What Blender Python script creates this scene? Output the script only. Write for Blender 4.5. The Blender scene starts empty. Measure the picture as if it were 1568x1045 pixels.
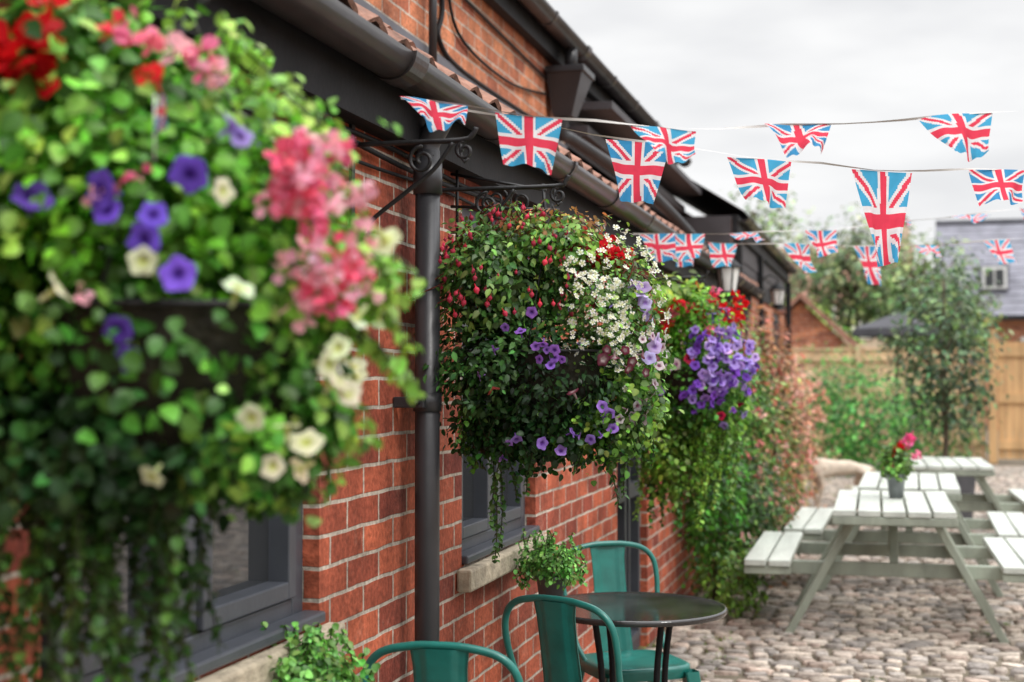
import bpy, math, random
import numpy as np
from mathutils import Vector, Matrix
random.seed(7); rng=np.random.default_rng(7)
scene=bpy.context.scene
COL=scene.collection
# ------------------------------------------------------------------ materials
def new_mat(name):
    m=bpy.data.materials.new(name); m.use_nodes=True
    nt=m.node_tree; nt.nodes.clear()
    return m,nt,nt.nodes,nt.links
def N(nt,t,**kw):
    n=nt.nodes.new(t)
    for k,v in kw.items():
        if k in n.inputs: n.inputs[k].default_value=v
        else: setattr(n,k,v)
    return n
def simple(name,col,rough=.5,var=.15,scale=12,bump=.15,metal=0,bscale=60,spec=.5,grain=None):
    m,nt,ns,lk=new_mat(name)
    out=N(nt,'ShaderNodeOutputMaterial'); p=N(nt,'ShaderNodeBsdfPrincipled')
    p.inputs['Roughness'].default_value=rough; p.inputs['Metallic'].default_value=metal
    p.inputs['Specular IOR Level'].default_value=spec
    tc=N(nt,'ShaderNodeTexCoord')
    no=N(nt,'ShaderNodeTexNoise'); no.inputs['Scale'].default_value=scale; no.inputs['Detail'].default_value=5
    src=tc.outputs['Object']
    if grain:
        mp=N(nt,'ShaderNodeMapping'); mp.inputs['Scale'].default_value=grain; lk.new(src,mp.inputs[0]); src=mp.outputs[0]
    lk.new(src,no.inputs['Vector'])
    r=N(nt,'ShaderNodeValToRGB')
    r.color_ramp.elements[0].position=.3; r.color_ramp.elements[1].position=.7
    r.color_ramp.elements[0].color=(*[c*(1-var) for c in col],1)
    r.color_ramp.elements[1].color=(*[min(1,c*(1+var)) for c in col],1)
    lk.new(no.outputs['Fac'],r.inputs['Fac']); lk.new(r.outputs['Color'],p.inputs['Base Color'])
    if bump:
        n2=N(nt,'ShaderNodeTexNoise'); n2.inputs['Scale'].default_value=bscale
        lk.new(src,n2.inputs['Vector'])
        b=N(nt,'ShaderNodeBump'); b.inputs['Strength'].default_value=bump; b.inputs['Distance'].default_value=.01
        lk.new(n2.outputs['Fac'],b.inputs['Height']); lk.new(b.outputs['Normal'],p.inputs['Normal'])
    lk.new(p.outputs[0],out.inputs[0])
    return m
def brick_mat(name,c1,c2,mortar,bump=.6,pale=.35):
    m,nt,ns,lk=new_mat(name)
    out=N(nt,'ShaderNodeOutputMaterial'); p=N(nt,'ShaderNodeBsdfPrincipled'); p.inputs['Roughness'].default_value=.85
    p.inputs['Specular IOR Level'].default_value=.25
    g=N(nt,'ShaderNodeNewGeometry'); s=N(nt,'ShaderNodeSeparateXYZ'); lk.new(g.outputs['Position'],s.inputs[0])
    a=N(nt,'ShaderNodeMath',operation='ADD'); lk.new(s.outputs[0],a.inputs[0]); lk.new(s.outputs[1],a.inputs[1])
    nz=N(nt,'ShaderNodeTexNoise'); nz.inputs['Scale'].default_value=9; lk.new(g.outputs['Position'],nz.inputs['Vector'])
    c=N(nt,'ShaderNodeCombineXYZ'); lk.new(a.outputs[0],c.inputs[0]); lk.new(s.outputs[2],c.inputs[1])
    dv=N(nt,'ShaderNodeVectorMath',operation='MULTIPLY_ADD')
    lk.new(nz.outputs['Color'],dv.inputs[0]); dv.inputs[1].default_value=(.010,.010,0); lk.new(c.outputs[0],dv.inputs[2])
    def brick(A,Bc,M,bias):
        b=N(nt,'ShaderNodeTexBrick'); lk.new(dv.outputs[0],b.inputs['Vector'])
        b.inputs['Color1'].default_value=(*A,1); b.inputs['Color2'].default_value=(*Bc,1); b.inputs['Mortar'].default_value=(*M,1)
        b.inputs['Scale'].default_value=1; b.inputs['Mortar Size'].default_value=.0055; b.inputs['Mortar Smooth'].default_value=.25
        b.inputs['Brick Width'].default_value=.225; b.inputs['Row Height'].default_value=.075; b.inputs['Bias'].default_value=bias
        return b
    b=brick(c1,c2,mortar,0)
    n5=N(nt,'ShaderNodeTexNoise'); n5.inputs['Scale'].default_value=5.5; n5.inputs['Detail'].default_value=10; n5.inputs['Roughness'].default_value=.8; lk.new(g.outputs['Position'],n5.inputs['Vector'])
    r5=N(nt,'ShaderNodeMapRange'); r5.inputs[1].default_value=.56; r5.inputs[2].default_value=.74; r5.inputs[3].default_value=0; r5.inputs[4].default_value=pale; lk.new(n5.outputs['Fac'],r5.inputs[0])
    mxp=N(nt,'ShaderNodeMixRGB'); lk.new(r5.outputs[0],mxp.inputs[0]); lk.new(b.outputs['Color'],mxp.inputs[1]); mxp.inputs[2].default_value=(.60,.42,.32,1)
    n1=N(nt,'ShaderNodeTexNoise'); n1.inputs['Scale'].default_value=3.5; n1.inputs['Detail'].default_value=9; n1.inputs['Roughness'].default_value=.75
    lk.new(g.outputs['Position'],n1.inputs['Vector'])
    mr=N(nt,'ShaderNodeMapRange'); mr.inputs[1].default_value=.34; mr.inputs[2].default_value=.66; mr.inputs[3].default_value=.45; mr.inputs[4].default_value=1.35
    lk.new(n1.outputs['Fac'],mr.inputs[0])
    n3=N(nt,'ShaderNodeTexNoise'); n3.inputs['Scale'].default_value=60; n3.inputs['Detail'].default_value=6; lk.new(g.outputs['Position'],n3.inputs['Vector'])
    mr3=N(nt,'ShaderNodeMapRange'); mr3.inputs[1].default_value=.3; mr3.inputs[2].default_value=.7; mr3.inputs[3].default_value=.68; mr3.inputs[4].default_value=1.28
    lk.new(n3.outputs['Fac'],mr3.inputs[0])
    mm=N(nt,'ShaderNodeMath',operation='MULTIPLY'); lk.new(mr.outputs[0],mm.inputs[0]); lk.new(mr3.outputs[0],mm.inputs[1])
    vm=N(nt,'ShaderNodeVectorMath',operation='SCALE'); lk.new(mxp.outputs[0],vm.inputs[0]); lk.new(mm.outputs[0],vm.inputs['Scale'])
    lk.new(vm.outputs[0],p.inputs['Base Color'])
    h=N(nt,'ShaderNodeMath',operation='MULTIPLY_ADD'); lk.new(b.outputs['Fac'],h.inputs[0]); h.inputs[1].default_value=-1
    h2=N(nt,'ShaderNodeMath',operation='MULTIPLY'); h2.inputs[1].default_value=.8; lk.new(n3.outputs['Fac'],h2.inputs[0]); lk.new(h2.outputs[0],h.inputs[2])
    bp=N(nt,'ShaderNodeBump'); bp.inputs['Strength'].default_value=bump; bp.inputs['Distance'].default_value=.008
    lk.new(h.outputs[0],bp.inputs['Height']); lk.new(bp.outputs['Normal'],p.inputs['Normal'])
    lk.new(p.outputs[0],out.inputs[0]); return m
def attr_mat(name,rough=.5,trans=.3,bump=0,spec=.4,nscale=40,namp=.2):
    m,nt,ns,lk=new_mat(name)
    out=N(nt,'ShaderNodeOutputMaterial'); p=N(nt,'ShaderNodeBsdfPrincipled'); p.inputs['Roughness'].default_value=rough
    p.inputs['Specular IOR Level'].default_value=spec
    a=N(nt,'ShaderNodeAttribute',attribute_name='Col')
    g=N(nt,'ShaderNodeNewGeometry')
    n=N(nt,'ShaderNodeTexNoise'); n.inputs['Scale'].default_value=nscale; n.inputs['Detail'].default_value=4; lk.new(g.outputs['Position'],n.inputs['Vector'])
    mr=N(nt,'ShaderNodeMapRange'); mr.inputs[1].default_value=.3; mr.inputs[2].default_value=.7; mr.inputs[3].default_value=1-namp; mr.inputs[4].default_value=1+namp
    lk.new(n.outputs['Fac'],mr.inputs[0])
    vm=N(nt,'ShaderNodeVectorMath',operation='SCALE'); lk.new(a.outputs['Color'],vm.inputs[0]); lk.new(mr.outputs[0],vm.inputs['Scale'])
    lk.new(vm.outputs[0],p.inputs['Base Color'])
    if bump:
        b=N(nt,'ShaderNodeBump'); b.inputs['Strength'].default_value=bump; b.inputs['Distance'].default_value=.01
        lk.new(n.outputs['Fac'],b.inputs['Height']); lk.new(b.outputs['Normal'],p.inputs['Normal'])
    if trans>0:
        t=N(nt,'ShaderNodeBsdfTranslucent'); lk.new(vm.outputs[0],t.inputs['Color'])
        mx=N(nt,'ShaderNodeMixShader'); mx.inputs[0].default_value=trans
        lk.new(p.outputs[0],mx.inputs[1]); lk.new(t.outputs[0],mx.inputs[2]); lk.new(mx.outputs[0],out.inputs[0])
    else: lk.new(p.outputs[0],out.inputs[0])
    return m
M_brick=brick_mat('brick',(.52,.13,.065),(.20,.045,.032),(.50,.43,.36))
M_brick2=brick_mat('brick_orange',(.66,.26,.13),(.36,.11,.065),(.52,.45,.38),.5,.6)
M_stone=simple('sill_stone',(.40,.34,.25),.85,.35,18,.5)
M_frame=simple('window_grey',(.060,.066,.080),.4,.12,10,.05)
M_black=simple('black_paint',(.012,.012,.014),.6,.3,10,.1,spec=.25)
M_pipe=simple('pipe_plastic',(.032,.032,.036),.38,.25,6,.05)
M_gutter=simple('gutter_plastic',(.036,.030,.030),.28,.4,5,.08)
M_iron=simple('wrought_iron',(.012,.012,.013),.5,.3,30,.2)
M_tile=simple('clay_tile',(.27,.14,.10),.85,.55,14,.5)
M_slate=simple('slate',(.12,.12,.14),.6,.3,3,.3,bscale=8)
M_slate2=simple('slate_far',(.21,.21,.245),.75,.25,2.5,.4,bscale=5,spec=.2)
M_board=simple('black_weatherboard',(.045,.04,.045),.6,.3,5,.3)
M_teal=simple('teal_paint',(.012,.16,.135),.33,.2,15,.05,spec=.6)
M_tabletop=simple('bistro_top',(.03,.028,.028),.14,.5,8,.05,spec=.7)
M_sage=simple('sage_paint',(.29,.32,.26),.6,.2,8,.3,grain=(1,1,.3))
M_sagetop=simple('sage_paint_skylit',(.52,.55,.50),.5,.2,10,.35,grain=(1,.15,1))  # paler sage for tops and benches, glancing sky reflection put into the colour
M_zinc=simple('zinc',(.22,.24,.25),.45,.2,14,.1,metal=.3)
M_pot=simple('grey_pot',(.13,.13,.13),.6,.25,14,.2)
M_wood=simple('fence_wood',(.62,.45,.27),.8,.3,5,.3,grain=(1,1,.12))
M_wood2=simple('gate_wood',(.56,.35,.17),.8,.3,5,.3,grain=(1,1,.12))
M_soil=simple('soil',(.05,.035,.02),.95,.4,30,.6)
M_moss=simple('basket_liner',(.022,.020,.012),.95,.5,40,.8)
M_bark=simple('bark',(.13,.10,.07),.9,.3,20,.6)
M_white=simple('white_paint',(.75,.75,.73),.5,.05,8,.05)
M_render=simple('buff_brick',(.55,.42,.31),.9,.25,2,.3)
M_parasol=simple('parasol_cloth',(.05,.05,.06),.8,.2,6,.1)
M_planter=simple('planter_grey',(.10,.10,.11),.6,.2,8,.15)
M_fur=simple('dog_fur',(.70,.60,.49),.9,.2,14,.6,bscale=120)
M_nose=simple('dog_nose',(.02,.015,.015),.4,.1,10,0)
M_string=simple('string',(.50,.48,.46),.8,.1,10,0)
M_leaf=attr_mat('leaf',.42,.38,spec=.45,nscale=25)
M_petal=attr_mat('petal',.6,.35,spec=.2,namp=.12)
M_flag=attr_mat('flag_cloth',.75,.5,spec=.15,namp=.08,nscale=30)
M_cobble=attr_mat('cobble_stone',.8,0,bump=.6,spec=.3,nscale=35,namp=.35)
def glass_mat():
    m,nt,ns,lk=new_mat('window_glass')
    out=N(nt,'ShaderNodeOutputMaterial'); p=N(nt,'ShaderNodeBsdfPrincipled')
    p.inputs['Base Color'].default_value=(.03,.032,.035,1); p.inputs['Roughness'].default_value=.03; p.inputs['Specular IOR Level'].default_value=.6
    g=N(nt,'ShaderNodeNewGeometry'); n=N(nt,'ShaderNodeTexNoise'); n.inputs['Scale'].default_value=1.5; lk.new(g.outputs['Position'],n.inputs['Vector'])
    b=N(nt,'ShaderNodeBump'); b.inputs['Strength'].default_value=.05; b.inputs['Distance'].default_value=.02
    lk.new(n.outputs['Fac'],b.inputs['Height']); lk.new(b.outputs['Normal'],p.inputs['Normal'])
    lk.new(p.outputs[0],out.inputs[0]); return m
M_glass=glass_mat()
def ground_mat():
    m,nt,ns,lk=new_mat('ground_gravel')
    out=N(nt,'ShaderNodeOutputMaterial'); p=N(nt,'ShaderNodeBsdfPrincipled'); p.inputs['Roughness'].default_value=.95
    g=N(nt,'ShaderNodeNewGeometry')
    n=N(nt,'ShaderNodeTexNoise'); n.inputs['Scale'].default_value=3; n.inputs['Detail'].default_value=10; lk.new(g.outputs['Position'],n.inputs['Vector'])
    r=N(nt,'ShaderNodeValToRGB'); e=r.color_ramp.elements
    e[0].position=.35; e[0].color=(.08,.062,.04,1); e[1].position=.65; e[1].color=(.20,.165,.125,1)
    x=e.new(.5); x.color=(.13,.11,.075,1)
    lk.new(n.outputs['Fac'],r.inputs['Fac']); lk.new(r.outputs['Color'],p.inputs['Base Color'])
    v=N(nt,'ShaderNodeTexVoronoi'); v.inputs['Scale'].default_value=30; lk.new(g.outputs['Position'],v.inputs['Vector'])
    b=N(nt,'ShaderNodeBump'); b.inputs['Strength'].default_value=.6; b.inputs['Distance'].default_value=.01; lk.new(v.outputs['Distance'],b.inputs['Height'])
    lk.new(b.outputs['Normal'],p.inputs['Normal']); lk.new(p.outputs[0],out.inputs[0]); return m
M_ground=ground_mat()
# ------------------------------------------------------------------ helpers
def empty(name,loc=(0,0,0),rot=0):
    e=bpy.data.objects.new(name,None); e.location=loc; e.rotation_euler=(0,0,rot); e.empty_display_size=.1
    COL.objects.link(e); return e
def mk(name,verts,faces,mat,parent=None,smooth=False):
    me=bpy.data.meshes.new(name); me.from_pydata([tuple(v) for v in verts],[],[tuple(f) for f in faces]); me.update()
    me.materials.append(mat)
    if smooth: me.polygons.foreach_set('use_smooth',[True]*len(me.polygons))
    o=bpy.data.objects.new(name,me); COL.objects.link(o)
    if parent: o.parent=parent
    return o
def boxes(name,lst,mat,parent=None,bevel=0):
    V=[];F=[]
    for (x0,x1,y0,y1,z0,z1) in lst:
        k=len(V)
        V+=[(x0,y0,z0),(x1,y0,z0),(x1,y1,z0),(x0,y1,z0),(x0,y0,z1),(x1,y0,z1),(x1,y1,z1),(x0,y1,z1)]
        F+=[(k,k+3,k+2,k+1),(k+4,k+5,k+6,k+7),(k,k+1,k+5,k+4),(k+1,k+2,k+6,k+5),(k+2,k+3,k+7,k+6),(k+3,k,k+4,k+7)]
    o=mk(name,V,F,mat,parent)
    if bevel:
        b=o.modifiers.new('b','BEVEL'); b.width=bevel; b.segments=2
    return o
def beam(V,F,p,q,w,h,up=(0,0,1)):
    p=Vector(p);q=Vector(q); d=(q-p).normalized(); u=Vector(up); s=d.cross(u).normalized(); t=s.cross(d).normalized()
    k=len(V)
    for e in (p,q):
        for a,b in ((-1,-1),(1,-1),(1,1),(-1,1)): V.append(tuple(e+s*a*w/2+t*b*h/2))
    F+=[(k,k+1,k+2,k+3),(k+7,k+6,k+5,k+4),(k,k+4,k+5,k+1),(k+1,k+5,k+6,k+2),(k+2,k+6,k+7,k+3),(k+3,k+7,k+4,k)]
def tube_data(pts,rad,n=8,V=None,F=None):
    if V is None: V=[];F=[]
    pts=[Vector(p) for p in pts]
    if not hasattr(rad,'__len__'): rad=[rad]*len(pts)
    prev=None
    k0=len(V)
    for i,p in enumerate(pts):
        d=(pts[min(i+1,len(pts)-1)]-pts[max(i-1,0)]).normalized()
        if prev is None:
            a=Vector((0,0,1)) if abs(d.z)<.9 else Vector((1,0,0))
            s=d.cross(a).normalized()
        else: s=(prev-d*prev.dot(d)).normalized()
        prev=s; t=d.cross(s)
        for j in range(n):
            an=2*math.pi*j/n; V.append(tuple(p+(s*math.cos(an)+t*math.sin(an))*rad[i]))
    for i in range(len(pts)-1):
        for j in range(n):
            a=k0+i*n+j; b=k0+i*n+(j+1)%n; F.append((a,b,b+n,a+n))
    F.append(tuple(k0+j for j in reversed(range(n)))); e=k0+(len(pts)-1)*n; F.append(tuple(e+j for j in range(n)))
    return V,F
def tube(name,pts,rad,mat,parent=None,n=8):
    V,F=tube_data(pts,rad,n); return mk(name,V,F,mat,parent,True)
def lathe(name,prof,mat,parent=None,loc=(0,0,0),n=32):
    V=[];F=[]
    for (r,z) in prof:
        for j in range(n):
            a=2*math.pi*j/n; V.append((loc[0]+r*math.cos(a),loc[1]+r*math.sin(a),loc[2]+z))
    for i in range(len(prof)-1):
        for j in range(n):
            a=i*n+j;b=i*n+(j+1)%n; F.append((a,b,b+n,a+n))
    return mk(name,V,F,mat,parent,True)
def smoothpts(pts,k=6):
    P=[Vector(p) for p in pts]; out=[]
    for i in range(len(P)-1):
        p0=P[max(i-1,0)];p1=P[i];p2=P[i+1];p3=P[min(i+2,len(P)-1)]
        for s in range(k):
            t=s/k
            out.append(.5*((2*p1)+(p2-p0)*t+(2*p0-5*p1+4*p2-p3)*t*t+(3*p1-p0-3*p2+p3)*t**3))
    out.append(P[-1]); return out
# ------------------------------------------------------------------ foliage
def nrm(a): return a/np.maximum(np.linalg.norm(a,axis=1,keepdims=True),1e-9)
class Fol:
    def __init__(s): s.V=[];s.F=[];s.C=[];s.n=0
    def add(s,T,pos,yd,zd,scale,col,col2=None):
        tv,tf,tw=T; n=len(pos)
        if n==0: return
        Z=nrm(np.asarray(zd,float)); Y=np.asarray(yd,float); Y=nrm(Y-(Y*Z).sum(1,keepdims=True)*Z); X=np.cross(Y,Z)
        sc=np.asarray(scale).reshape(-1,1,1)*np.ones((n,1,1))
        v=(tv[None,:,0:1]*X[:,None]+tv[None,:,1:2]*Y[:,None]+tv[None,:,2:3]*Z[:,None])*sc+np.asarray(pos)[:,None]
        c=np.broadcast_to(np.asarray(col,float).reshape(-1,1,3),(n,len(tv),3))
        if col2 is not None:
            w=tw[None,:,None]; c=c*(1-w)+np.asarray(col2,float).reshape(-1,1,3)*w
        f=tf[None]+ (np.arange(n)*len(tv))[:,None,None]+s.n
        s.V.append(v.reshape(-1,3)); s.C.append(c.reshape(-1,3)); s.F.append(f.reshape(-1,3)); s.n+=n*len(tv)
    def raw(s,V,F,col):
        V=np.array(V,float); tri=[]
        for f in F:
            for i in range(1,len(f)-1): tri.append((f[0],f[i],f[i+1]))
        s.V.append(V); s.C.append(np.tile(np.array(col,float),(len(V),1))); s.F.append(np.array(tri)+s.n); s.n+=len(V)
    def build(s,name,mat,parent=None,smooth=True):
        if not s.V: return None
        V=np.concatenate(s.V);F=np.concatenate(s.F);C=np.concatenate(s.C)
        me=bpy.data.meshes.new(name); me.vertices.add(len(V)); me.vertices.foreach_set('co',V.astype(np.float32).ravel())
        me.loops.add(len(F)*3); me.loops.foreach_set('vertex_index',F.astype(np.int32).ravel())
        me.polygons.add(len(F)); me.polygons.foreach_set('loop_start',(np.arange(len(F))*3).astype(np.int32))
        me.polygons.foreach_set('loop_total',np.full(len(F),3,np.int32))
        me.polygons.foreach_set('use_smooth',np.full(len(F),smooth))
        me.update(calc_edges=True)
        at=me.color_attributes.new('Col','FLOAT_COLOR','POINT')
        at.data.foreach_set('color',np.concatenate([np.clip(C,0,1),np.ones((len(C),1))],1).astype(np.float32).ravel())
        me.materials.append(mat)
        o=bpy.data.objects.new(name,me); COL.objects.link(o)
        if parent: o.parent=parent
        return o
def leaf_T(levels,fold=.1,droop=.22,wave=0):
    V=[(0,0,0)];F=[]
    for (y,w) in levels:
        V+=[(-w,y,-droop*y*y+fold*w*2),(0,y,-droop*y*y),(w,y,-droop*y*y+fold*w*2)]
    V.append((0,1,-droop)); L=len(levels); t=len(V)-1
    F+=[(0,2,1),(0,3,2)]
    for i in range(L-1):
        a=1+3*i;b=a+3
        F+=[(a,a+1,b+1),(a,b+1,b),(a+1,a+2,b+2),(a+1,b+2,b+1)]
    a=1+3*(L-1); F+=[(a,a+1,t),(a+1,a+2,t)]
    V=np.array(V,float); w=np.zeros(len(V)); w[[2+3*i for i in range(L)]]=.5
    return V,np.array(F),w
LEAF=leaf_T([(.28,.26),(.62,.24)])
ROUND=leaf_T([(.15,.30),(.5,.42),(.82,.24)],.12)
NARROW=leaf_T([(.3,.14),(.65,.13)])
PETAL=leaf_T([(.25,.3),(.6,.5),(.92,.35)],.15,-.15)
def petunia_T():
    n=20; V=[(0,0,-.3)];W=[1.]
    for r,z,w in ((.22,-.12,.85),(.55,.06,.15),(1,.0,0.)):
        for j in range(n):
            a=2*math.pi*j/n; rr=r*(1+(.10*math.cos(5*a) if r>.5 else 0)); V.append((rr*math.cos(a),rr*math.sin(a),z+(.10*math.sin(5*a+1)+.10*math.sin(2*a) if r>.9 else 0))); W.append(w)
    for j in range(n):
        a=2*math.pi*j/n; V.append((.12*math.cos(a),.12*math.sin(a),-1.3)); W.append(.3)
    F=[]
    for j in range(n):
        k=(j+1)%n; F.append((0,1+j,1+k))
        for q in range(2):
            a=1+q*n+j;b=1+q*n+k; F+=[(a,a+n,b+n),(a,b+n,b)]
        a=1+j;b=1+k;c=1+3*n+j;d=1+3*n+k; F+=[(a,b,d),(a,d,c)]
    return np.array(V,float),np.array(F),np.array(W)
PETU=petunia_T()
def star_T(p=5):
    V=[(0,0,.05)];F=[];W=[1.]
    for i in range(p):
        a=2*math.pi*i/p
        for da,r,z in ((-.5,.45,0),(-.42,.88,.06),(0,1.02,.10),(.42,.88,.06),(.5,.45,0)):
            V.append((r*math.cos(a+da),r*math.sin(a+da),z)); W.append(0)
        k=1+5*i; F+=[(0,k,k+1),(0,k+1,k+2),(0,k+2,k+3),(0,k+3,k+4)]
    return np.array(V,float),np.array(F),np.array(W)
STAR=star_T()
def bud_T():
    V=[(0,0,0)];F=[];W=[0];n=6;prof=[(.05,-.1),(.07,-.45),(.34,-.7),(.38,-1.0),(.12,-1.3)]
    for r,z in prof:
        for j in range(n):
            a=2*math.pi*j/n; V.append((r*math.cos(a),r*math.sin(a),z)); W.append(0 if z>-.7 else .3)
    V.append((0,0,-1.45)); W.append(1)
    for j in range(n):
        k=(j+1)%n; F.append((0,1+k,1+j))
        for q in range(len(prof)-1):
            a=1+q*n+j;b=1+q*n+k; F+=[(a,b,b+n),(a,b+n,a+n)]
        e=1+(len(prof)-1)*n; F.append((e+j,e+k,len(V)-1))
    return np.array(V,float),np.array(F),np.array(W)
BUD=bud_T()
def jcol(col,n,j=.3,hue=.12):
    c=np.array(col)[None]*np.exp(rng.normal(0,j,(n,1)))
    return np.clip(c*(1+rng.normal(0,hue,(n,3))),0.002,.95)
def clump(f,n,c,r,size,col,T=ROUND,shell=.45,jit=.40,sub=22,spread=.17,up=.6,droop=.5,R=None,cvar=.36,tip=None):
    c=np.array(c,float); r=np.array(r,float)
    m=max(4,n//sub)
    d=nrm(rng.normal(size=(m,3))); ctr=d*(shell+(1-shell)*rng.random((m,1))**.7)
    tone=np.exp(rng.normal(0,cvar,m))
    idx=rng.integers(0,m,n)
    q=ctr[idx]+rng.normal(0,spread,(n,3))
    nd=nrm(q)
    p=c+q*r
    up_=np.array([0,0,1.])
    yd=nd*.8+rng.normal(0,.6,(n,3))-up_*droop
    zd=nd*.7+up_*up+rng.normal(0,.45,(n,3))
    cc=jcol(col,n,jit)*tone[idx][:,None]
    if tip is not None:
        k=(np.linalg.norm(q,axis=1)>.98)&(rng.random(n)<.5); cc[k]=jcol(tip,k.sum(),.25)
    f.add(T,p,yd,zd,size*rng.uniform(.55,1.25,n),cc,cc*1.5)
def strand(f,start,L,size,col,T=ROUND,dirx=(0,0),stemcol=(.05,.06,.02),wig=.03,step=.6):
    n=max(4,int(L/(size*step))); pts=[];p=np.array(start,float); ph=rng.uniform(0,6)
    for i in range(n+1):
        t=i/n
        pts.append(p+np.array([dirx[0]*math.sin(t*1.5)+wig*math.sin(3*t+ph),dirx[1]*math.sin(t*1.5)+wig*math.cos(2.6*t+ph),-L*t]))
    V,F=tube_data(pts,.0018,4); f.raw(V,F,stemcol)
    P=np.array(pts)[np.repeat(np.arange(n+1),2)]; m=len(P)
    a=rng.uniform(0,6.28,m); out=np.stack([np.cos(a),np.sin(a),np.full(m,-.5)],1)
    zd=np.stack([np.cos(a)*.6,np.sin(a)*.6,np.full(m,.9)],1)+rng.normal(0,.3,(m,3))
    cc=jcol(col,m,.3); f.add(T,P,out,zd,size*rng.uniform(.6,1.1,m),cc,cc*1.4)
def blossom(f,c,r,n,size,col,jit=.18):
    d=nrm(rng.normal(size=(n,3))); p=np.array(c)+d*r*rng.uniform(.3,1,(n,1))
    cc=jcol(col,n,jit,.06); f.add(PETAL,p,d+rng.normal(0,.4,(n,3)),rng.normal(size=(n,3))+d*.6,size*rng.uniform(.7,1.2,n),cc,cc*.85)
YAW=math.radians(14.8); CS,SN=math.cos(YAW),math.sin(YAW)
AX=np.array([CS,SN,0]); AB=np.array([SN,-CS,0]); UP=np.array([0,0,1.])
def loc(a,b,z): return AX*a+AB*b+UP*z    # basket-local axes (basket is turned about its hook by 15 deg)
def surf(a,z,ra,rb,rz): return rb*math.sqrt(max(.06,1-(a/ra)**2-(z/rz)**2))
def flowers(f,lst,c,R,T,size,col,col2,jz=.5,cj=.15,out=.012):
    P=[];Zd=[]
    for a,z in lst:
        b=surf(a,z,*R); P.append(np.array(c)+loc(a,b+out,z)); Zd.append(loc(a/R[0]*1.0,b/R[1],z/R[2]*.6)+UP*.15+rng.normal(0,.28,3)*jz*2)
    n=len(P); cc=jcol(col,n,cj,.05)
    f.add(T,np.array(P),rng.normal(size=(n,3)),np.array(Zd),size*rng.uniform(.75,1.15,n),cc,np.tile(np.array(col2,float),(n,1)))
def scatter(f,n,c,r,T,size,col,col2,zmin=-1,amin=-9,jz=.4,cj=.15,rad=(.98,1.12),bmax=9):
    d=nrm(rng.normal(size=(n*6,3))); a=d@AX
    d=d[(d[:,2]>zmin)&(a>amin)&((d@AB)<bmax)][:n]; n=len(d)
    p=np.array(c)+d*np.array(r)*rng.uniform(rad[0],rad[1],(n,1))
    cc=jcol(col,n,cj,.05); f.add(T,p,rng.normal(size=(n,3)),d+rng.normal(0,jz,(n,3))+UP*.1,size*rng.uniform(.8,1.2,n),cc,np.tile(np.array(col2,float),(n,1)))
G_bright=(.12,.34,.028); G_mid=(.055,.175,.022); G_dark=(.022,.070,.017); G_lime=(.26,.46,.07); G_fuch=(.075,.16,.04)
PURP=(.17,.08,.58); LIL=(.42,.30,.75); CREAM=(.84,.84,.60); PINK=(.94,.20,.34); PINK2=(.96,.45,.54); RED=(.68,.01,.015); MAR=(.13,.005,.03)
# ------------------------------------------------------------------ camera / world
cam_d=bpy.data.cameras.new('Camera'); cam=bpy.data.objects.new('Camera',cam_d); COL.objects.link(cam)
cam.location=(0,0,1.5); cam.rotation_euler=(math.radians(91.43),0,YAW)
cam_d.lens=50; cam_d.sensor_width=36; cam_d.clip_start=.05; cam_d.clip_end=2000
cam_d.dof.use_dof=True; cam_d.dof.focus_distance=4.1; cam_d.dof.aperture_fstop=2.8
scene.camera=cam
SE,SR=math.radians(50),math.radians(120)   # elevation, compass rotation
w=bpy.data.worlds.new('World'); scene.world=w; w.use_nodes=True; nt=w.node_tree; nt.nodes.clear(); lk=nt.links
out=N(nt,'ShaderNodeOutputWorld'); bg=N(nt,'ShaderNodeBackground'); bg.inputs['Strength'].default_value=.1
sky=N(nt,'ShaderNodeTexSky'); sky.sky_type='NISHITA'; sky.sun_disc=False; sky.sun_elevation=SE; sky.sun_rotation=SR
tc=N(nt,'ShaderNodeTexCoord'); sp=N(nt,'ShaderNodeSeparateXYZ'); lk.new(tc.outputs['Generated'],sp.inputs[0])
mz=N(nt,'ShaderNodeMapRange'); mz.inputs[1].default_value=.28; mz.inputs[2].default_value=1; mz.inputs[3].default_value=9.7; mz.inputs[4].default_value=38
lk.new(sp.outputs[2],mz.inputs[0])
mp=N(nt,'ShaderNodeMapping'); mp.inputs['Scale'].default_value=(1,1,3.5); mp.inputs['Location'].default_value=(.4,.2,.1); lk.new(tc.outputs['Generated'],mp.inputs[0])
cn=N(nt,'ShaderNodeTexNoise'); cn.inputs['Scale'].default_value=6; cn.inputs['Detail'].default_value=5; cn.inputs['Roughness'].default_value=.45; lk.new(mp.outputs[0],cn.inputs['Vector'])
cr=N(nt,'ShaderNodeValToRGB'); cr.color_ramp.elements[0].position=.36; cr.color_ramp.elements[0].color=(.87,.875,.89,1); cr.color_ramp.elements[1].position=.60; cr.color_ramp.elements[1].color=(1.04,1.04,1.04,1)
lk.new(cn.outputs['Fac'],cr.inputs[0])
vs=N(nt,'ShaderNodeVectorMath',operation='SCALE'); lk.new(cr.outputs[0],vs.inputs[0]); lk.new(mz.outputs[0],vs.inputs['Scale'])
mx=N(nt,'ShaderNodeMixRGB'); mx.inputs[0].default_value=.96; lk.new(sky.outputs[0],mx.inputs[1]); lk.new(vs.outputs[0],mx.inputs[2])
lk.new(mx.outputs[0],bg.inputs[0]); lk.new(bg.outputs[0],out.inputs[0])
sd=bpy.data.lights.new('sun','SUN'); sd.energy=1.5; sd.angle=math.radians(10); sd.color=(1,.97,.92)
so=bpy.data.objects.new('sun',sd); COL.objects.link(so)
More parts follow.
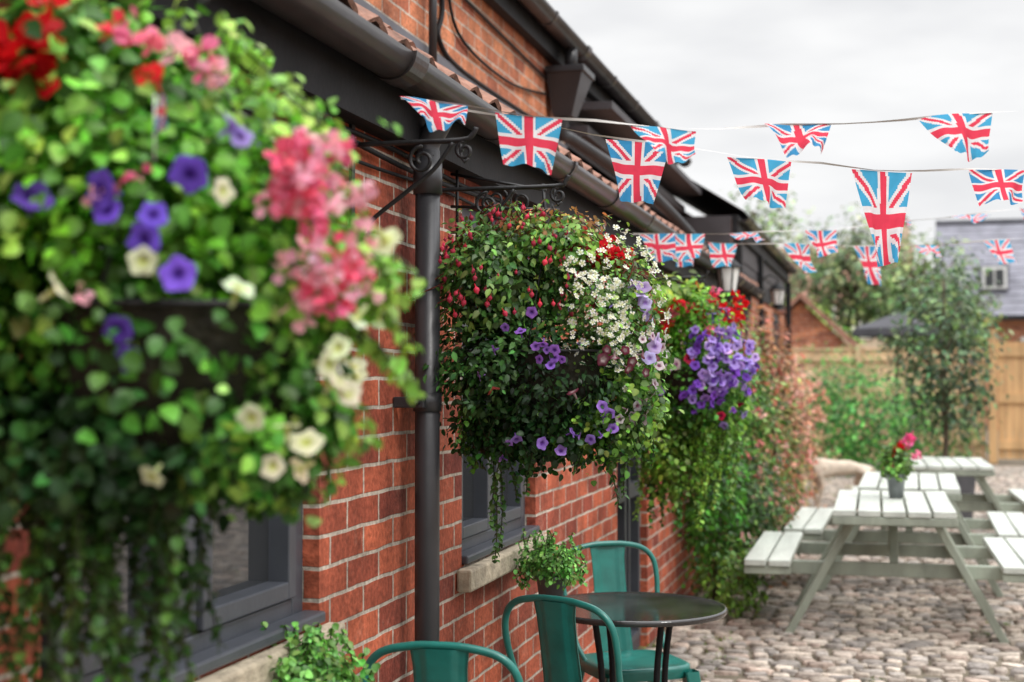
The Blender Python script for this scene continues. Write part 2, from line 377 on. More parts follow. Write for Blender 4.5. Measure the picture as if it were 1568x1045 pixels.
sdir=Vector((math.sin(SR)*math.cos(SE),math.cos(SR)*math.cos(SE),math.sin(SE)))
so.rotation_euler=sdir.to_track_quat('Z','Y').to_euler(); so.location=(3,-3,8)
scene.view_settings.view_transform='Standard'; scene.view_settings.look='None'; scene.view_settings.exposure=0
# ------------------------------------------------------------------ ground
mk('ground',[(-400,-400,0),(400,-400,0),(400,900,0),(-400,900,0)],[(0,1,2,3)],M_ground)
def stone_T(n=8):
    V=[];F=[]
    for r,z in ((1,0),(.98,.75),(.88,.98)):
        for j in range(n):
            a=2*math.pi*(j+.5)/n; e=.5
            ca,sa=math.cos(a),math.sin(a)
            V.append((r*math.copysign(abs(ca)**e,ca),r*math.copysign(abs(sa)**e,sa),z))
    V.append((0,0,1.0))
    for q in range(2):
        for j in range(n):
            k=(j+1)%n; a=q*n+j;b=q*n+k; F+=[(a,b,b+n),(a,b+n,a+n)]
    for j in range(n): F.append((2*n+j,2*n+(j+1)%n,3*n))
    return np.array(V,float),np.array(F)
def cobbles():
    sv,sf=stone_T(); pos=[];sx=[];sy=[]
    y=1.0
    while y<25:
        ry=random.uniform(.038,.060); y+=ry
        x=-1.30+random.uniform(0,.05)
        while x<5.2:
            rx=random.uniform(.035,.085); x+=rx
            if random.random()>.02:
                pos.append((x,y+random.uniform(-.012,.012)+.025*math.sin(x*2.1+y*.3),0)); sx.append(rx-.008); sy.append(ry-.007-random.uniform(0,.010))
            x+=rx+.003
        y+=ry+.003
    pos=np.array(pos);n=len(pos);sx=np.array(sx);sy=np.array(sy)
    h=rng.uniform(.016,.030,n); a=rng.normal(0,.12,n)
    v=np.tile(sv[None],(n,1,1)); v[:,:,:2]*=1+rng.normal(0,.07,(n,25,1))
    v[:,:,0]*=sx[:,None]; v[:,:,1]*=sy[:,None]; v[:,:,2]*=h[:,None]
    c,s=np.cos(a)[:,None],np.sin(a)[:,None]; x=v[:,:,0]*c-v[:,:,1]*s; yy=v[:,:,0]*s+v[:,:,1]*c
    v[:,:,2]+=v[:,:,2]*(x*rng.normal(0,1.8,(n,1))+yy*rng.normal(0,2.4,(n,1)))
    v[:,:,0]=x;v[:,:,1]=yy; v+=pos[:,None]; v[:,:,2]-=.002
    pal=np.array([(.37,.315,.27),(.41,.35,.295),(.33,.295,.265),(.39,.31,.26),(.25,.225,.205),(.46,.40,.34)])
    cc=pal[rng.integers(0,6,n)]*np.exp(rng.normal(0,.17,(n,1)))
    f=Fol(); f.V=[v.reshape(-1,3)]; f.C=[np.repeat(cc,25,0)]; f.F=[(sf[None]+(np.arange(n)*25)[:,None,None]).reshape(-1,3)]
    f.build('cobblestone_paving',M_cobble)
cobbles()
f=Fol()
for i in range(150):
    y=random.uniform(5,24); x=random.choice([random.uniform(-1.25,-.8),random.uniform(-1,3)])
    clump(f,30,(x,y,.02),(.08,.08,.03),.026,(.12,.17,.03),NARROW)
f.build('weeds',M_leaf)
# ------------------------------------------------------------------ building
B=empty('brick_building')
WX=-1.30; BX=-1.62
def wall_run(name,xb,xf,y0,y1,z0,z1,ops,mat):
    L=[];cur=y0
    for (a,b,c,d) in ops:
        L.append((xb,xf,cur,a,z0,z1))
        if c>z0: L.append((xb,xf,a,b,z0,c))
        if d<z1: L.append((xb,xf,a,b,d,z1))
        cur=b
    L.append((xb,xf,cur,y1,z0,z1))
    return boxes(name,L,mat,B)
OPS=[(-.6,.5,.92,2.08),(2.0,3.14,.92,2.08),(4.30,5.27,.905,2.06),(6.96,7.86,.0,2.06),(9.6,10.5,.92,2.06)]
wall_run('front_wall',BX,WX,-2.5,13.5,0,2.22,OPS,M_brick)
def window(y0,y1,z0,z1,x=WX,sill=True,mull=True,door=False):
    fr=.065; xf=x-.04; xb=x-.12
    L=[(xb,xf,y0,y0+fr,z0,z1),(xb,xf,y1-fr,y1,z0,z1),(xb,xf,y0+fr,y1-fr,z1-fr,z1),(xb,xf,y0+fr,y1-fr,z0,z0+fr)]
    m=(y0+y1)/2
    if mull: L.append((xb,xf,m-.035,m+.035,z0+fr,z1-fr))
    boxes('window_frame',L,M_frame,B,.006)
    s=.045; L=[]
    segs=[(y0+fr,m-.035),(m+.035,y1-fr)] if mull else [(y0+fr,y1-fr)]
    for a,b in segs:
        c,d=z0+fr,z1-fr
        L+=[(xb+.02,xf+.012,a+.004,a+s,c+.004,d-.004),(xb+.02,xf+.012,b-s,b-.004,c+.004,d-.004),(xb+.02,xf+.012,a+s,b-s,c+.004,c+s),(xb+.02,xf+.012,a+s,b-s,d-s,d-.004)]
        if door: L.append((xb+.02,xf+.012,a+s,b-s,.85,.93))
        else: L.append((xb+.03,xf+.002,a+s,b-s,(c+d)/2+.18,(c+d)/2+.205))
    boxes('casement',L,M_frame,B,.004)
    boxes('glass',[(xb+.034,xb+.04,y0+fr,y1-fr,z0+fr,z1-fr)],M_glass,B)
    if sill:
        boxes('timber_sill',[(xf+.001,x+.02,y0+.004,y1-.004,z0+.003,z0+.03)],M_frame,B,.006)
        boxes('stone_sill',[(x+.001,x+.05,y0-.06,y1+.05,z0-.075,z0-.005)],M_stone,B,.008)
for o in OPS: window(*o,sill=o[2]>.1,door=o[2]<.1)
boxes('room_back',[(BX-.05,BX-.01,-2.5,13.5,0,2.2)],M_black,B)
boxes('fascia',[(-1.298,-1.235,-2.5,13.5,2.13,2.29)],M_black,B)
for k,(x,z) in enumerate(((-1.285,2.105),(-1.28,2.08),(-1.288,2.05))):
    pts=[(x,y,z+.008*math.sin(y*4+k*2)) for y in np.arange(-2.5,13.4,.15)]
    tube('cable',pts,.007 if k<2 else .005,M_black,B,6)
def gutter(x,z,y0,y1,r,name='gutter',mat=M_gutter,br=.9):
    V=[];F=[];n=16; ys=[y0,y1]
    prof=[(math.cos(math.pi+math.pi*i/n)*r,math.sin(math.pi+math.pi*i/n)*r) for i in range(n+1)]
    prof+=[(.88*a,.88*b) for a,b in reversed(prof)]
    m=len(prof)
    for y in ys:
        for a,b in prof: V.append((x+a,y,z+b))
    for i in range(m): F.append((i,(i+1)%m,m+(i+1)%m,m+i))
    F.append(tuple(range(m))); F.append(tuple(reversed(range(m,2*m))))
    mk(name,V,F,mat,B,True)
    V=[];F=[]
    y=y0+.4; q=0
    while y<y1:
        hw,rr=((.02,1.1),(.05,1.14))[q%3==0]
        k=len(V)
        for yy in (y-hw,y+hw):
            for i in range(n+1):
                an=math.pi+math.pi*i/n; V.append((x+math.cos(an)*r*rr,yy,z+math.sin(an)*r*rr+.004))
        for i in range(n): F.append((k+i,k+i+1,k+n+2+i,k+n+1+i))
        F.append(tuple(range(k,k+n+1))); F.append(tuple(reversed(range(k+n+1,k+2*n+2))))
        y+=br; q+=1
    mk(name+'_brackets',V,F,mat,B)
gutter(-1.165,2.285,-2.5,13.5,.060)
def pantile(y0,y1,x0,z0,x1,z1,name):
    V=[];F=[]; per=.21; ny=int((y1-y0)/per*9); L=math.hypot(x1-x0,z1-z0); rows=max(2,int(L/.28))
    nx,nz=(abs(z1-z0)/L,abs(x1-x0)/L)
    for r in range(rows):
        for e in (0,1):
            t=(r+e*1.06)/rows; lift=.022*(1-e)
            for th in (0,-.014):
                for i in range(ny+1):
                    y=y0+(y1-y0)*i/ny; ph=(y/per)*2*math.pi
                    wv=.018*math.sin(ph)+.006*math.sin(2*ph+.6)+lift+th+.004*math.sin(y*3+r*2)+.004*math.sin(int(y/per)*7.3)
                    V.append((x0+(x1-x0)*t+nx*wv,y,z0+(z1-z0)*t+nz*wv))
        k=r*4*(ny+1); m=ny+1
        for i in range(ny):
            F.append((k+i,k+i+1,k+2*m+i+1,k+2*m+i)); F.append((k+m+i,k+3*m+i,k+3*m+i+1,k+m+i+1)); F.append((k+i,k+m+i,k+m+i+1,k+i+1))
    return mk(name,V,F,M_tile,B)
pantile(-2.5,13.5,-1.19,2.325,-2.02,2.90,'pantile_roof')
boxes('lead_flashing',[(-1.998,-1.985,-2.5,13.5,2.89,2.98)],M_slate,B)
boxes('upper_wall',[(-2.3,-2.0,-2.5,8.9,2.2,3.62),(-2.3,-2.0,8.9,13.5,2.2,2.9)],M_brick2,B)
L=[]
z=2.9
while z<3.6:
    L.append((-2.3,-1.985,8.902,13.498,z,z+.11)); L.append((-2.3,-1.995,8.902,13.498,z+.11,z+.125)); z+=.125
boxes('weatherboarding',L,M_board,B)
boxes('upper_fascia',[(-1.984,-1.93,-2.5,13.5,3.42,3.60)],M_black,B)
gutter(-1.86,3.56,-2.5,13.5,.065,'upper_gutter')
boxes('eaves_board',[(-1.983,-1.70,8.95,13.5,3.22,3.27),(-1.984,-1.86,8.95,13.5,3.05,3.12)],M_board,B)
mk('upper_roof',[(-1.86,-2.6,3.61),(-1.86,13.6,3.61),(-4.4,13.6,5.2),(-4.4,-2.6,5.2),(-6.9,13.6,3.61),(-6.9,-2.6,3.61)],[(0,1,2,3),(3,2,4,5)],M_slate,B)
boxes('rear_wall',[(-6.7,-6.5,-2.5,20.6,0,3.6),(-6.5,-2.3,-2.5,-2.3,0,3.6),(-6.5,-1.73,20.4,20.6,0,3.0)],M_brick2,B)
mk('gable',[(-1.99,-2.52,3.5),(-6.8,-2.52,3.5),(-4.4,-2.52,5.15)],[(0,1,2)],M_brick2,B)
mk('lean_gable',[(-1.3,-2.5,2.2),(-2.0,-2.5,2.2),(-2.0,-2.5,2.85),(-1.3,-2.5,2.35)],[(0,1,2,3)],M_brick2,B)
mk('hopper',[(-1.98,8.3,3.33),(-1.76,8.3,3.33),(-1.76,8.6,3.33),(-1.98,8.6,3.33),(-1.96,8.38,3.08),(-1.84,8.38,3.08),(-1.84,8.52,3.08),(-1.96,8.52,3.08)],
   [(0,1,5,4),(1,2,6,5),(2,3,7,6),(3,0,4,7),(0,3,2,1),(4,5,6,7)],M_pipe,B)
boxes('hopper_rim',[(-1.985,-1.745,8.285,8.615,3.331,3.37)],M_pipe,B,.005)
tube('rain_pipe',smoothpts([(-1.86,8.45,3.5),(-1.86,8.45,3.38)],2),.04,M_pipe,B,12)
tube('rain_pipe_lower',smoothpts([(-1.90,8.45,3.1),(-1.92,8.45,2.98),(-1.85,8.6,2.95),(-1.5,9.4,2.7),(-1.22,10.0,2.36)],5),.036,M_pipe,B,12)
tube('wall_cable',smoothpts([(-1.985,6.2,3.45),(-1.985,6.25,3.2),(-1.985,6.2,3.05),(-1.985,6.6,2.98),(-1.985,8.2,3.0)],6),.012,M_black,B,6)
tube('wall_cable',smoothpts([(-1.985,6.3,3.45),(-1.985,6.5,3.15),(-1.985,7.4,3.1),(-1.985,8.3,3.2)],6),.008,M_black,B,6)
tube('wall_cable',smoothpts([(-1.985,-2,3.36),(-1.985,2,3.33),(-1.985,5,3.37),(-1.985,8.3,3.30)],8),.008,M_black,B,6)
tube('vent_pipe',[(-1.95,6.0,2.9),(-1.95,6.0,3.4)],.02,M_pipe,B,8)
boxes('upper_window',[(-1.999,-1.97,3.2,4.3,3.0,3.38)],M_white,B)
boxes('upper_window_glass',[(-1.969,-1.966,3.26,4.24,3.05,3.34)],M_glass,B)
# far wing
FX=-1.42
FOPS=[(14.3,15.5,.9,2.35),(16.6,17.6,0,2.3),(18.5,19.9,.9,2.35)]
wall_run('wing_wall',FX-.3,FX,13.502,20.6,0,3.0,FOPS,M_brick2)
for o in FOPS: window(*o,x=FX,sill=o[2]>.1,door=o[2]<.1)
boxes('wing_gable_wall',[(-3.2,FX-.3,20.3,20.398,0,3.0)],M_brick2,B)
boxes('wing_lintel',[(FX+.001,FX+.02,13.52,20.3,2.38,2.55)],M_black,B)
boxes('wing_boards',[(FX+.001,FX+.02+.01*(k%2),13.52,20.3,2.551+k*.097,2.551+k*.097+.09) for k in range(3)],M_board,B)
boxes('wing_corner_post',[(FX+.031,FX+.1,20.35,20.5,0,2.83),(FX+.031,FX+.09,13.53,13.68,0,2.83),(FX+.031,FX+.08,16.0,16.12,0,2.83)],M_black,B)
boxes('wing_fascia',[(FX+.001,FX+.06,13.502,20.7,2.845,3.03)],M_black,B)
gutter(FX+.11,3.02,13.52,20.7,.06,'wing_gutter')
mk('wing_roof',[(FX+.12,13.45,3.06),(FX+.12,20.75,3.06),(-4.4,20.75,5.0),(-4.4,13.45,5.0),(-6.9,20.75,3.4),(-6.9,13.45,3.4)],[(0,1,2,3),(3,2,4,5)],M_slate,B)
mk('wing_gable',[(FX,20.61,3.0),(-4.4,20.61,4.9),(-6.7,20.61,3.2),(-6.7,20.61,0),(FX-.3,20.61,0)],[(0,1,2,3,4)],M_brick2,B)
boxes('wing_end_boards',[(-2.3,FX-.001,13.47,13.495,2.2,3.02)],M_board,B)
# drainpipe
D=empty('drainpipe')
PY=3.71
tube('pipe',[(-1.22,PY,.05),(-1.22,PY,2.12)],.034,M_pipe,D,20)
tube('collar',[(-1.22,PY,2.00),(-1.22,PY,2.09)],.040,M_pipe,D,20)
tube('swan_neck',smoothpts([(-1.22,PY,2.1),(-1.22,PY,2.14),(-1.19,PY,2.19),(-1.165,PY,2.24)],4),.034,M_pipe,D,16)
tube('shoe',smoothpts([(-1.22,PY,.08),(-1.20,PY,.05),(-1.14,PY,.035)],4),.034,M_pipe,D,12)
tube('clip',[(-1.22,PY,1.405),(-1.22,PY,1.455)],.0395,M_pipe,D,20)
boxes('clip_lug',[(-1.298,-1.21,PY-.062,PY-.036,1.415,1.445),(-1.298,-1.21,PY+.036,PY+.062,1.415,1.445)],M_pipe,D,.003)
tube('clip_bolt',[(-1.225,PY-.1,1.43),(-1.225,PY-.03,1.43)],.006,M_iron,D,8)
# ------------------------------------------------------------------ brackets
def scroll(cx,cy,cz,r,turns=1.4,start=0,sgn=1,n=22):
    return [(cx+sgn*math.cos(start+turns*2*math.pi*i/n)*r*(1-.75*i/n),cy,cz+math.sin(start+turns*2*math.pi*i/n)*r*(1-.75*i/n)) for i in range(n+1)]
def bracket(y,z,L=.40):
    E=empty('basket_bracket',(WX,y,z))
    V=[];F=[]
    beam(V,F,(.006,0,-.30),(.006,0,.05),.022,.008,up=(1,0,0))
    mk('wall_plate',V,F,M_iron,E)
    tube('arm',smoothpts([(.01,0,0),(.15,0,0),(L-.03,0,0),(L,0,.012),(L+.01,0,.03)],3),.0065,M_iron,E,8)
    tube('stay',smoothpts([(.01,0,-.28),(.05,0,-.2),(.14,0,-.13),(.22,0,-.07),(.27,0,-.005)],5),.006,M_iron,E,8)
    tube('scroll_lower',scroll(.06,0,-.24,.038,1.3,math.pi),.005,M_iron,E,6)
    tube('scroll_upper',scroll(.19,0,-.045,.036,1.4,math.pi/2),.005,M_iron,E,6)
    tube('scroll_tip',scroll(L-.02,0,-.026,.024,1.3,math.pi/2),.005,M_iron,E,6)
    tube('hook',[(L-.03,0,0),(L-.03,0,-.04),(L-.02,0,-.055),(L-.01,0,-.045)],.004,M_iron,E,6)
    return E
bracket(3.33,2.08,.32); bracket(3.92,2.04,.42); bracket(1.75,2.06,.42); bracket(7.16,2.0,.42)
E=empty('iron_lattice',(-1.29,4.15,2.0))
for p in ([(0,0,.12),(.30,0,.06)],[(0,0,.02),(.34,0,.0)],[(.02,0,.14),(.02,0,-.08)],[(.29,0,.08),(.30,0,-.06)],[(.0,0,-.06),(.28,0,-.05)]): tube('bar',p,.005,M_iron,E,6)
tube('scroll',scroll(.14,0,.04,.04,1.5,0),.004,M_iron,E,6); tube('scroll',scroll(.22,0,.03,.035,1.5,2),.004,M_iron,E,6)
# ------------------------------------------------------------------ hanging baskets
def basket_frame(c,hookz,E):
    prof=[(.01,-.20),(.08,-.19),(.14,-.15),(.175,-.08),(.19,0),(.197,.008),(.19,.012),(.175,-.005),(.0,.02)]
    lathe('bowl',prof,M_moss,E,(c[0],c[1],c[2]-.04),28)
    pts=[(c[0]+.195*math.cos(a),c[1]+.195*math.sin(a),c[2]-.03) for a in np.linspace(0,2*math.pi,33)]
    tube('rim',pts,.005,M_iron,E,6)
    for k in range(3):
        a=k*2.094+.4; tube('chain',[(c[0]+.19*math.cos(a),c[1]+.19*math.sin(a),c[2]-.03),(c[0],c[1],hookz)],.003,M_iron,E,5)
# --- basket near
c1=np.array([-.92,1.75,1.62]); E=empty('hanging_basket'); basket_frame(c1,2.0,E)
f=Fol(); g=Fol()
def C1(a,b,z): return c1+loc(a,b,z)
clump(f,4400,C1(-.07,0,.09),(.26,.25,.19),.026,G_bright,ROUND,shell=.4,tip=G_lime,sub=26)
clump(f,1900,C1(-.14,.0,.23),(.20,.2,.14),.029,(.10,.30,.03),ROUND,shell=.4,tip=G_lime)
clump(f,260,C1(-.17,.03,.33),(.15,.15,.10),.070,(.07,.20,.025),LEAF,shell=.4,sub=8)
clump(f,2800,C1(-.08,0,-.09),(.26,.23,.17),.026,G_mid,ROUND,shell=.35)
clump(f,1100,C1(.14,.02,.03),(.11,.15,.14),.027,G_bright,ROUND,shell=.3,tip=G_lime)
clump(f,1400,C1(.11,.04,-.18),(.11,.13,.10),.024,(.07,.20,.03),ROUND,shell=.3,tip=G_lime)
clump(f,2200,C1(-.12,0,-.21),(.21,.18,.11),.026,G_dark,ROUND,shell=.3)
clump(f,1000,C1(-.30,0,.05),(.14,.20,.22),.030,G_mid,ROUND)
for i in range(48):
    a=random.uniform(-.20,.03); b=random.uniform(-.14,.16)
    strand(f,C1(a,b,-.2),random.uniform(.12,.34) if i%3 else random.uniform(.3,.42),.020,(.035,.085,.02) if i%3 else (.07,.16,.03),ROUND,wig=.02)
for i in range(12):
    a=random.uniform(-.3,-.18); strand(f,C1(a,random.uniform(-.1,.1),-.2),random.uniform(.1,.3),.020,(.035,.085,.02),wig=.02)
for i in range(16):
    a=random.uniform(.03,.18); strand(f,C1(a,random.uniform(-.1,.14),-.17),random.uniform(.06,.14),.023,G_mid)
for i in range(40):
    th=random.uniform(.0,2.6); s=C1(-.08+.25*math.cos(th),random.uniform(-.1,.12),.15+.215*math.sin(th)+.03)
    strand(f,s,.08,.024,G_lime,ROUND,dirx=(.05*math.cos(th),0),wig=.02)
for i in range(22):
    s=C1(random.uniform(.16,.26),random.uniform(0,.1),random.uniform(-.1,.12)); strand(f,s,.08,.024,G_lime,ROUND,dirx=(.05,0),wig=.02)
R1=(.34,.25,.40)
flowers(g,[(-.20,.13),(-.13,.095),(-.035,.075),(.02,.07),(.05,.0),(-.205,-.045),(-.02,-.065),(-.215,-.2),(.06,.12),(.01,.04),(-.045,.10),(-.01,-.1)],c1,R1,PETU,.0225,PURP,(.05,.01,.22),cj=.25,jz=.8)
flowers(g,[(.11,.18),(.12,.165)],c1,R1,PETU,.018,LIL,(.2,.1,.4),jz=.8,out=.03)
flowers(g,[(.10,.10),(.01,.015),(.12,-.015),(-.09,-.015),(.285,.05),(.25,-.05),(.23,-.085),(.17,-.18),(.15,-.23),(.18,-.235),(.23,-.125),(.13,-.17),(.22,-.105),(.01,-.24),(.24,-.14),(.19,-.2)],c1,R1,PETU,.019,CREAM,(.55,.6,.12),cj=.06,jz=1.3,out=.015)
for i in range(84):
    if i%3: a=random.gauss(.195,.026); z=random.gauss(.12,.032)
    else: a=random.gauss(.215,.022); z=random.gauss(.0,.02)
    blossom(g,C1(a,surf(a,z,*R1)*.9+random.uniform(-.02,.04),z),.012,7,.016,random.choice([PINK,PINK2,PINK2,(.88,.12,.22)]))
for (a,z,r,n,s,co) in ((-.158,.275,.036,80,.028,RED),(-.02,.305,.018,16,.022,PINK),(-.045,.315,.014,10,.020,(.85,.05,.1)),(.03,.28,.014,12,.020,PINK2),(.062,.27,.016,14,.020,PINK),(.078,.25,.012,10,.018,PINK2),(.0,.245,.011,16,.014,(.75,.02,.02)),(-.13,.33,.02,14,.022,RED),(-.02,.105,.010,9,.014,PINK),(-.05,.09,.008,7,.014,PINK2),(.0,.12,.008,7,.012,PINK),(-.06,-.02,.008,7,.012,PINK2)):
    blossom(g,C1(a,max(.18,surf(a,z,*R1)+.01),z),r,n,s,co)
scatter(g,14,c1,(.28,.28,.33),PETU,.022,PURP,(.2,.1,.4),bmax=-.55)
scatter(g,16,c1,(.28,.28,.33),PETU,.020,CREAM,(.5,.5,.1),bmax=-.55)
f.build('foliage',M_leaf,E); g.build('blossoms',M_petal,E)
# --- basket in focus
c2=np.array([-.92,3.92,1.60]); E=empty('hanging_basket'); basket_frame(c2,1.99,E)
f=Fol(); g=Fol()
def C2(a,b,z): return c2+loc(a,b,z)
clump(f,4400,C2(-.12,.0,.17),(.21,.23,.18),.027,G_fuch,LEAF,shell=.3,sub=30,tip=(.16,.3,.06),cvar=.45)
clump(f,1200,C2(.02,.02,.26),(.17,.16,.09),.023,(.12,.26,.04),LEAF,shell=.4,tip=(.3,.44,.09))
clump(f,260,C2(-.0,.04,.33),(.15,.13,.04),.022,(.35,.16,.06),LEAF,shell=.4,sub=6)
clump(f,3400,C2(.13,.03,.10),(.17,.21,.19),.014,(.13,.25,.06),ROUND,shell=.3,tip=G_lime,sub=30)
clump(f,1700,C2(.22,.0,-.02),(.10,.14,.16),.018,(.10,.24,.04),ROUND,shell=.3)
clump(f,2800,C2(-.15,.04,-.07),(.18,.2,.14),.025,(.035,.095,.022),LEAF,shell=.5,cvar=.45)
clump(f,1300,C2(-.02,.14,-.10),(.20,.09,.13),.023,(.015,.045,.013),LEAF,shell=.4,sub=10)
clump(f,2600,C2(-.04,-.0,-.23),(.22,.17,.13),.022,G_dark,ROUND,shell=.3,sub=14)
clump(f,2000,C2(.16,.05,-.18),(.15,.14,.15),.021,(.10,.22,.035),ROUND,shell=.3,tip=G_lime,sub=12)
for i in range(85):
    a=random.uniform(-.24,.27); strand(f,C2(a,random.uniform(-.13,.16),-.17),random.uniform(.06,.20),.019,random.choice([G_mid,G_dark,(.09,.21,.03)]),wig=.02)
for a,Ls in ((-.16,.40),(-.15,.33),(-.175,.43),(-.05,.24),(-.12,.26),(.17,.28),(.22,.25)): strand(f,C2(a,random.uniform(0,.1),-.18),Ls,.020,(.06,.14,.03),wig=.02)
for i in range(130):
    th=random.uniform(-.3,math.pi+.2); r=random.uniform(.90,1.18); p=C2(-.06+.24*math.cos(th)*r,random.uniform(-.1,.16),.14+.21*math.sin(th)*r)
    strand(f,p,random.uniform(.05,.10),.021,random.choice([(.14,.28,.05),G_fuch,(.2,.34,.07)]),LEAF,dirx=(.06*math.cos(th),0),stemcol=(.2,.05,.03))
n=240; d=nrm(rng.normal(size=(n*3,3))); d=d[d[:,2]>-.45][:n]; n=len(d); p=C2(-.12,.0,.17)+d*np.array((.225,.245,.20))*rng.uniform(.95,1.14,(n,1))
cc=jcol((.62,.03,.06),n,.35,.1); g.add(BUD,p,rng.normal(size=(n,3)),np.tile(UP,(n,1))+rng.normal(0,.25,(n,3)),.0148*rng.uniform(.6,1.5,n),cc,np.tile((.6,.14,.25),(n,1)))
R2=(.34,.26,.36)
cb=C2(.13,.03,.10)
scatter(g,200,cb,(.19,.225,.21),STAR,.0095,(.87,.88,.89),(.75,.72,.3),zmin=-.75,amin=-.5,cj=.04,jz=.6)
for i in range(130):
    t=random.random(); a=.07+.16*t+random.gauss(0,.03); z=.19-.22*t+random.gauss(0,.05); p=C2(a,surf(a,z,*R2)*.95+random.uniform(-.01,.02),z)
    g.add(STAR,p[None],rng.normal(size=(1,3)),(loc(.3,.8,.6)+rng.normal(0,.45,3))[None],random.uniform(.007,.0115),np.array([(.88,.89,.90)]),np.array([(.8,.75,.3)]))
flowers(g,[(.235,.12),(.25,.10),(.255,.07),(.27,.05),(.22,.15),(.275,-.02),(.26,-.05),(.245,.145),(.285,.0)],c2,R2,PETU,.021,(.58,.50,.80),(.35,.2,.55),jz=.9)
flowers(g,[(-.06,.07),(-.05,-.02),(-.03,-.015),(.0,-.05),(.02,-.055),(-.04,-.055),(-.01,-.07),(-.16,-.03),(-.13,.03),(-.02,-.03),(-.09,.02),(.0,-.03)],c2,R2,PETU,.0140,(.34,.15,.62),(.05,.01,.15),jz=.8)
flowers(g,[(.14,-.03),(.16,-.05),(.19,-.03),(.21,-.06),(.24,-.04),(.13,-.055),(.05,-.14),(.20,-.08),(.25,-.09),(.275,-.05)],c2,R2,PETU,.017,MAR,(.6,.5,.5),cj=.2,jz=.9,out=.02)
flowers(g,[(.24,.0),(.27,.01),(.28,-.12),(.2,-.19),(.22,-.21),(.25,-.17),(.18,-.215),(.26,-.2),(.23,-.18),(.275,-.15),(.25,-.22),(.21,-.23),(.3,-.02),(.29,-.07)],c2,R2,PETU,.0145,(.76,.64,.70),(.2,.02,.08),cj=.15,jz=1)
flowers(g,[(.13,-.18),(.15,-.20),(.14,-.215),(-.1,-.27),(-.12,-.28),(.05,-.25),(.07,-.26),(.16,-.24),(.13,-.26),(-.2,-.1),(-.14,-.32),(.02,-.3),(.1,-.27),(-.03,-.28)],c2,(.36,.24,.42),PETU,.016,(.38,.22,.72),(.12,.03,.3),jz=1)
flowers(g,[(-.17,-.13)],c2,R2,PETU,.022,(.75,.16,.14),(.4,.05,.05))
for i in range(26):
    a=random.gauss(.165,.024); z=random.gauss(.235,.018); blossom(g,C2(a,.09+random.uniform(-.05,.06),z),.013,9,.016,(.68,.01,.02))
for i in range(14): 
    a=random.gauss(.1,.04); z=random.gauss(.26,.02); blossom(g,C2(a,.10,z),.007,6,.012,(.6,.04,.05))
scatter(g,30,c2,(.26,.27,.3),PETU,.02,LIL,(.2,.1,.4),bmax=-.5)
f.build('foliage',M_leaf,E); g.build('blossoms',M_petal,E)
# --- third basket
c3=np.array([-.95,7.2,1.56]); E=empty('hanging_basket'); basket_frame(c3,1.97,E)
f=Fol(); g=Fol()
def C3(a,b,z): return c3+loc(a,b,z)
clump(f,2600,C3(-.02,0,.16),(.27,.26,.23),.034,G_bright,LEAF,shell=.35,tip=G_lime)
clump(f,400,C3(-.12,.05,.33),(.16,.16,.12),.06,G_lime,LEAF,shell=.35,sub=8)
clump(f,2200,C3(.0,0,-.12),(.27,.25,.22),.030,G_mid,ROUND,shell=.35)
clump(f,1500,C3(-.12,.05,-.4),(.17,.17,.28),.030,(.12,.24,.03),ROUND,shell=.3,tip=G_lime)
for i in range(60): strand(f,C3(random.uniform(-.27,.2),random.uniform(-.15,.15),-.25),random.uniform(.25,.6)if i%2 else .25,.03,random.choice([G_lime,(.12,.25,.03),G_mid]))
for i in range(34): blossom(g,C3(random.gauss(.02,.14),random.uniform(.0,.25),random.gauss(.26,.06)),.024,12,.026,random.choice([RED,RED,(.8,.05,.1),PINK]))
R3=(.33,.27,.4)
L=[(random.gauss(.12,.085),random.gauss(.0,.12)) for i in range(105)]
L=[(a,z) for a,z in L if (a/.33)**2+(z/.4)**2<1]
flowers(g,L[:70],c3,R3,PETU,.026,(.45,.32,.80),(.15,.05,.35),cj=.3,jz=1.2)
flowers(g,L[70:],c3,R3,PETU,.024,(.22,.08,.58),(.12,.03,.3),cj=.3,jz=1.2)
scatter(g,40,c3,(.3,.28,.3),PETU,.026,(.38,.25,.75),(.15,.05,.35),zmin=-.6)
flowers(g,[(-.16,-.02),(-.17,.05),(-.12,0),(-.2,.0)],c3,R3,PETU,.026,(.82,.82,.84),(.4,.1,.4))
scatter(g,14,C3(-.02,0,-.1),(.3,.28,.3),PETU,.026,(.4,.01,.05),(.1,0,.02),zmin=-.7)
f.build('foliage',M_leaf,E); g.build('blossoms',M_petal,E)
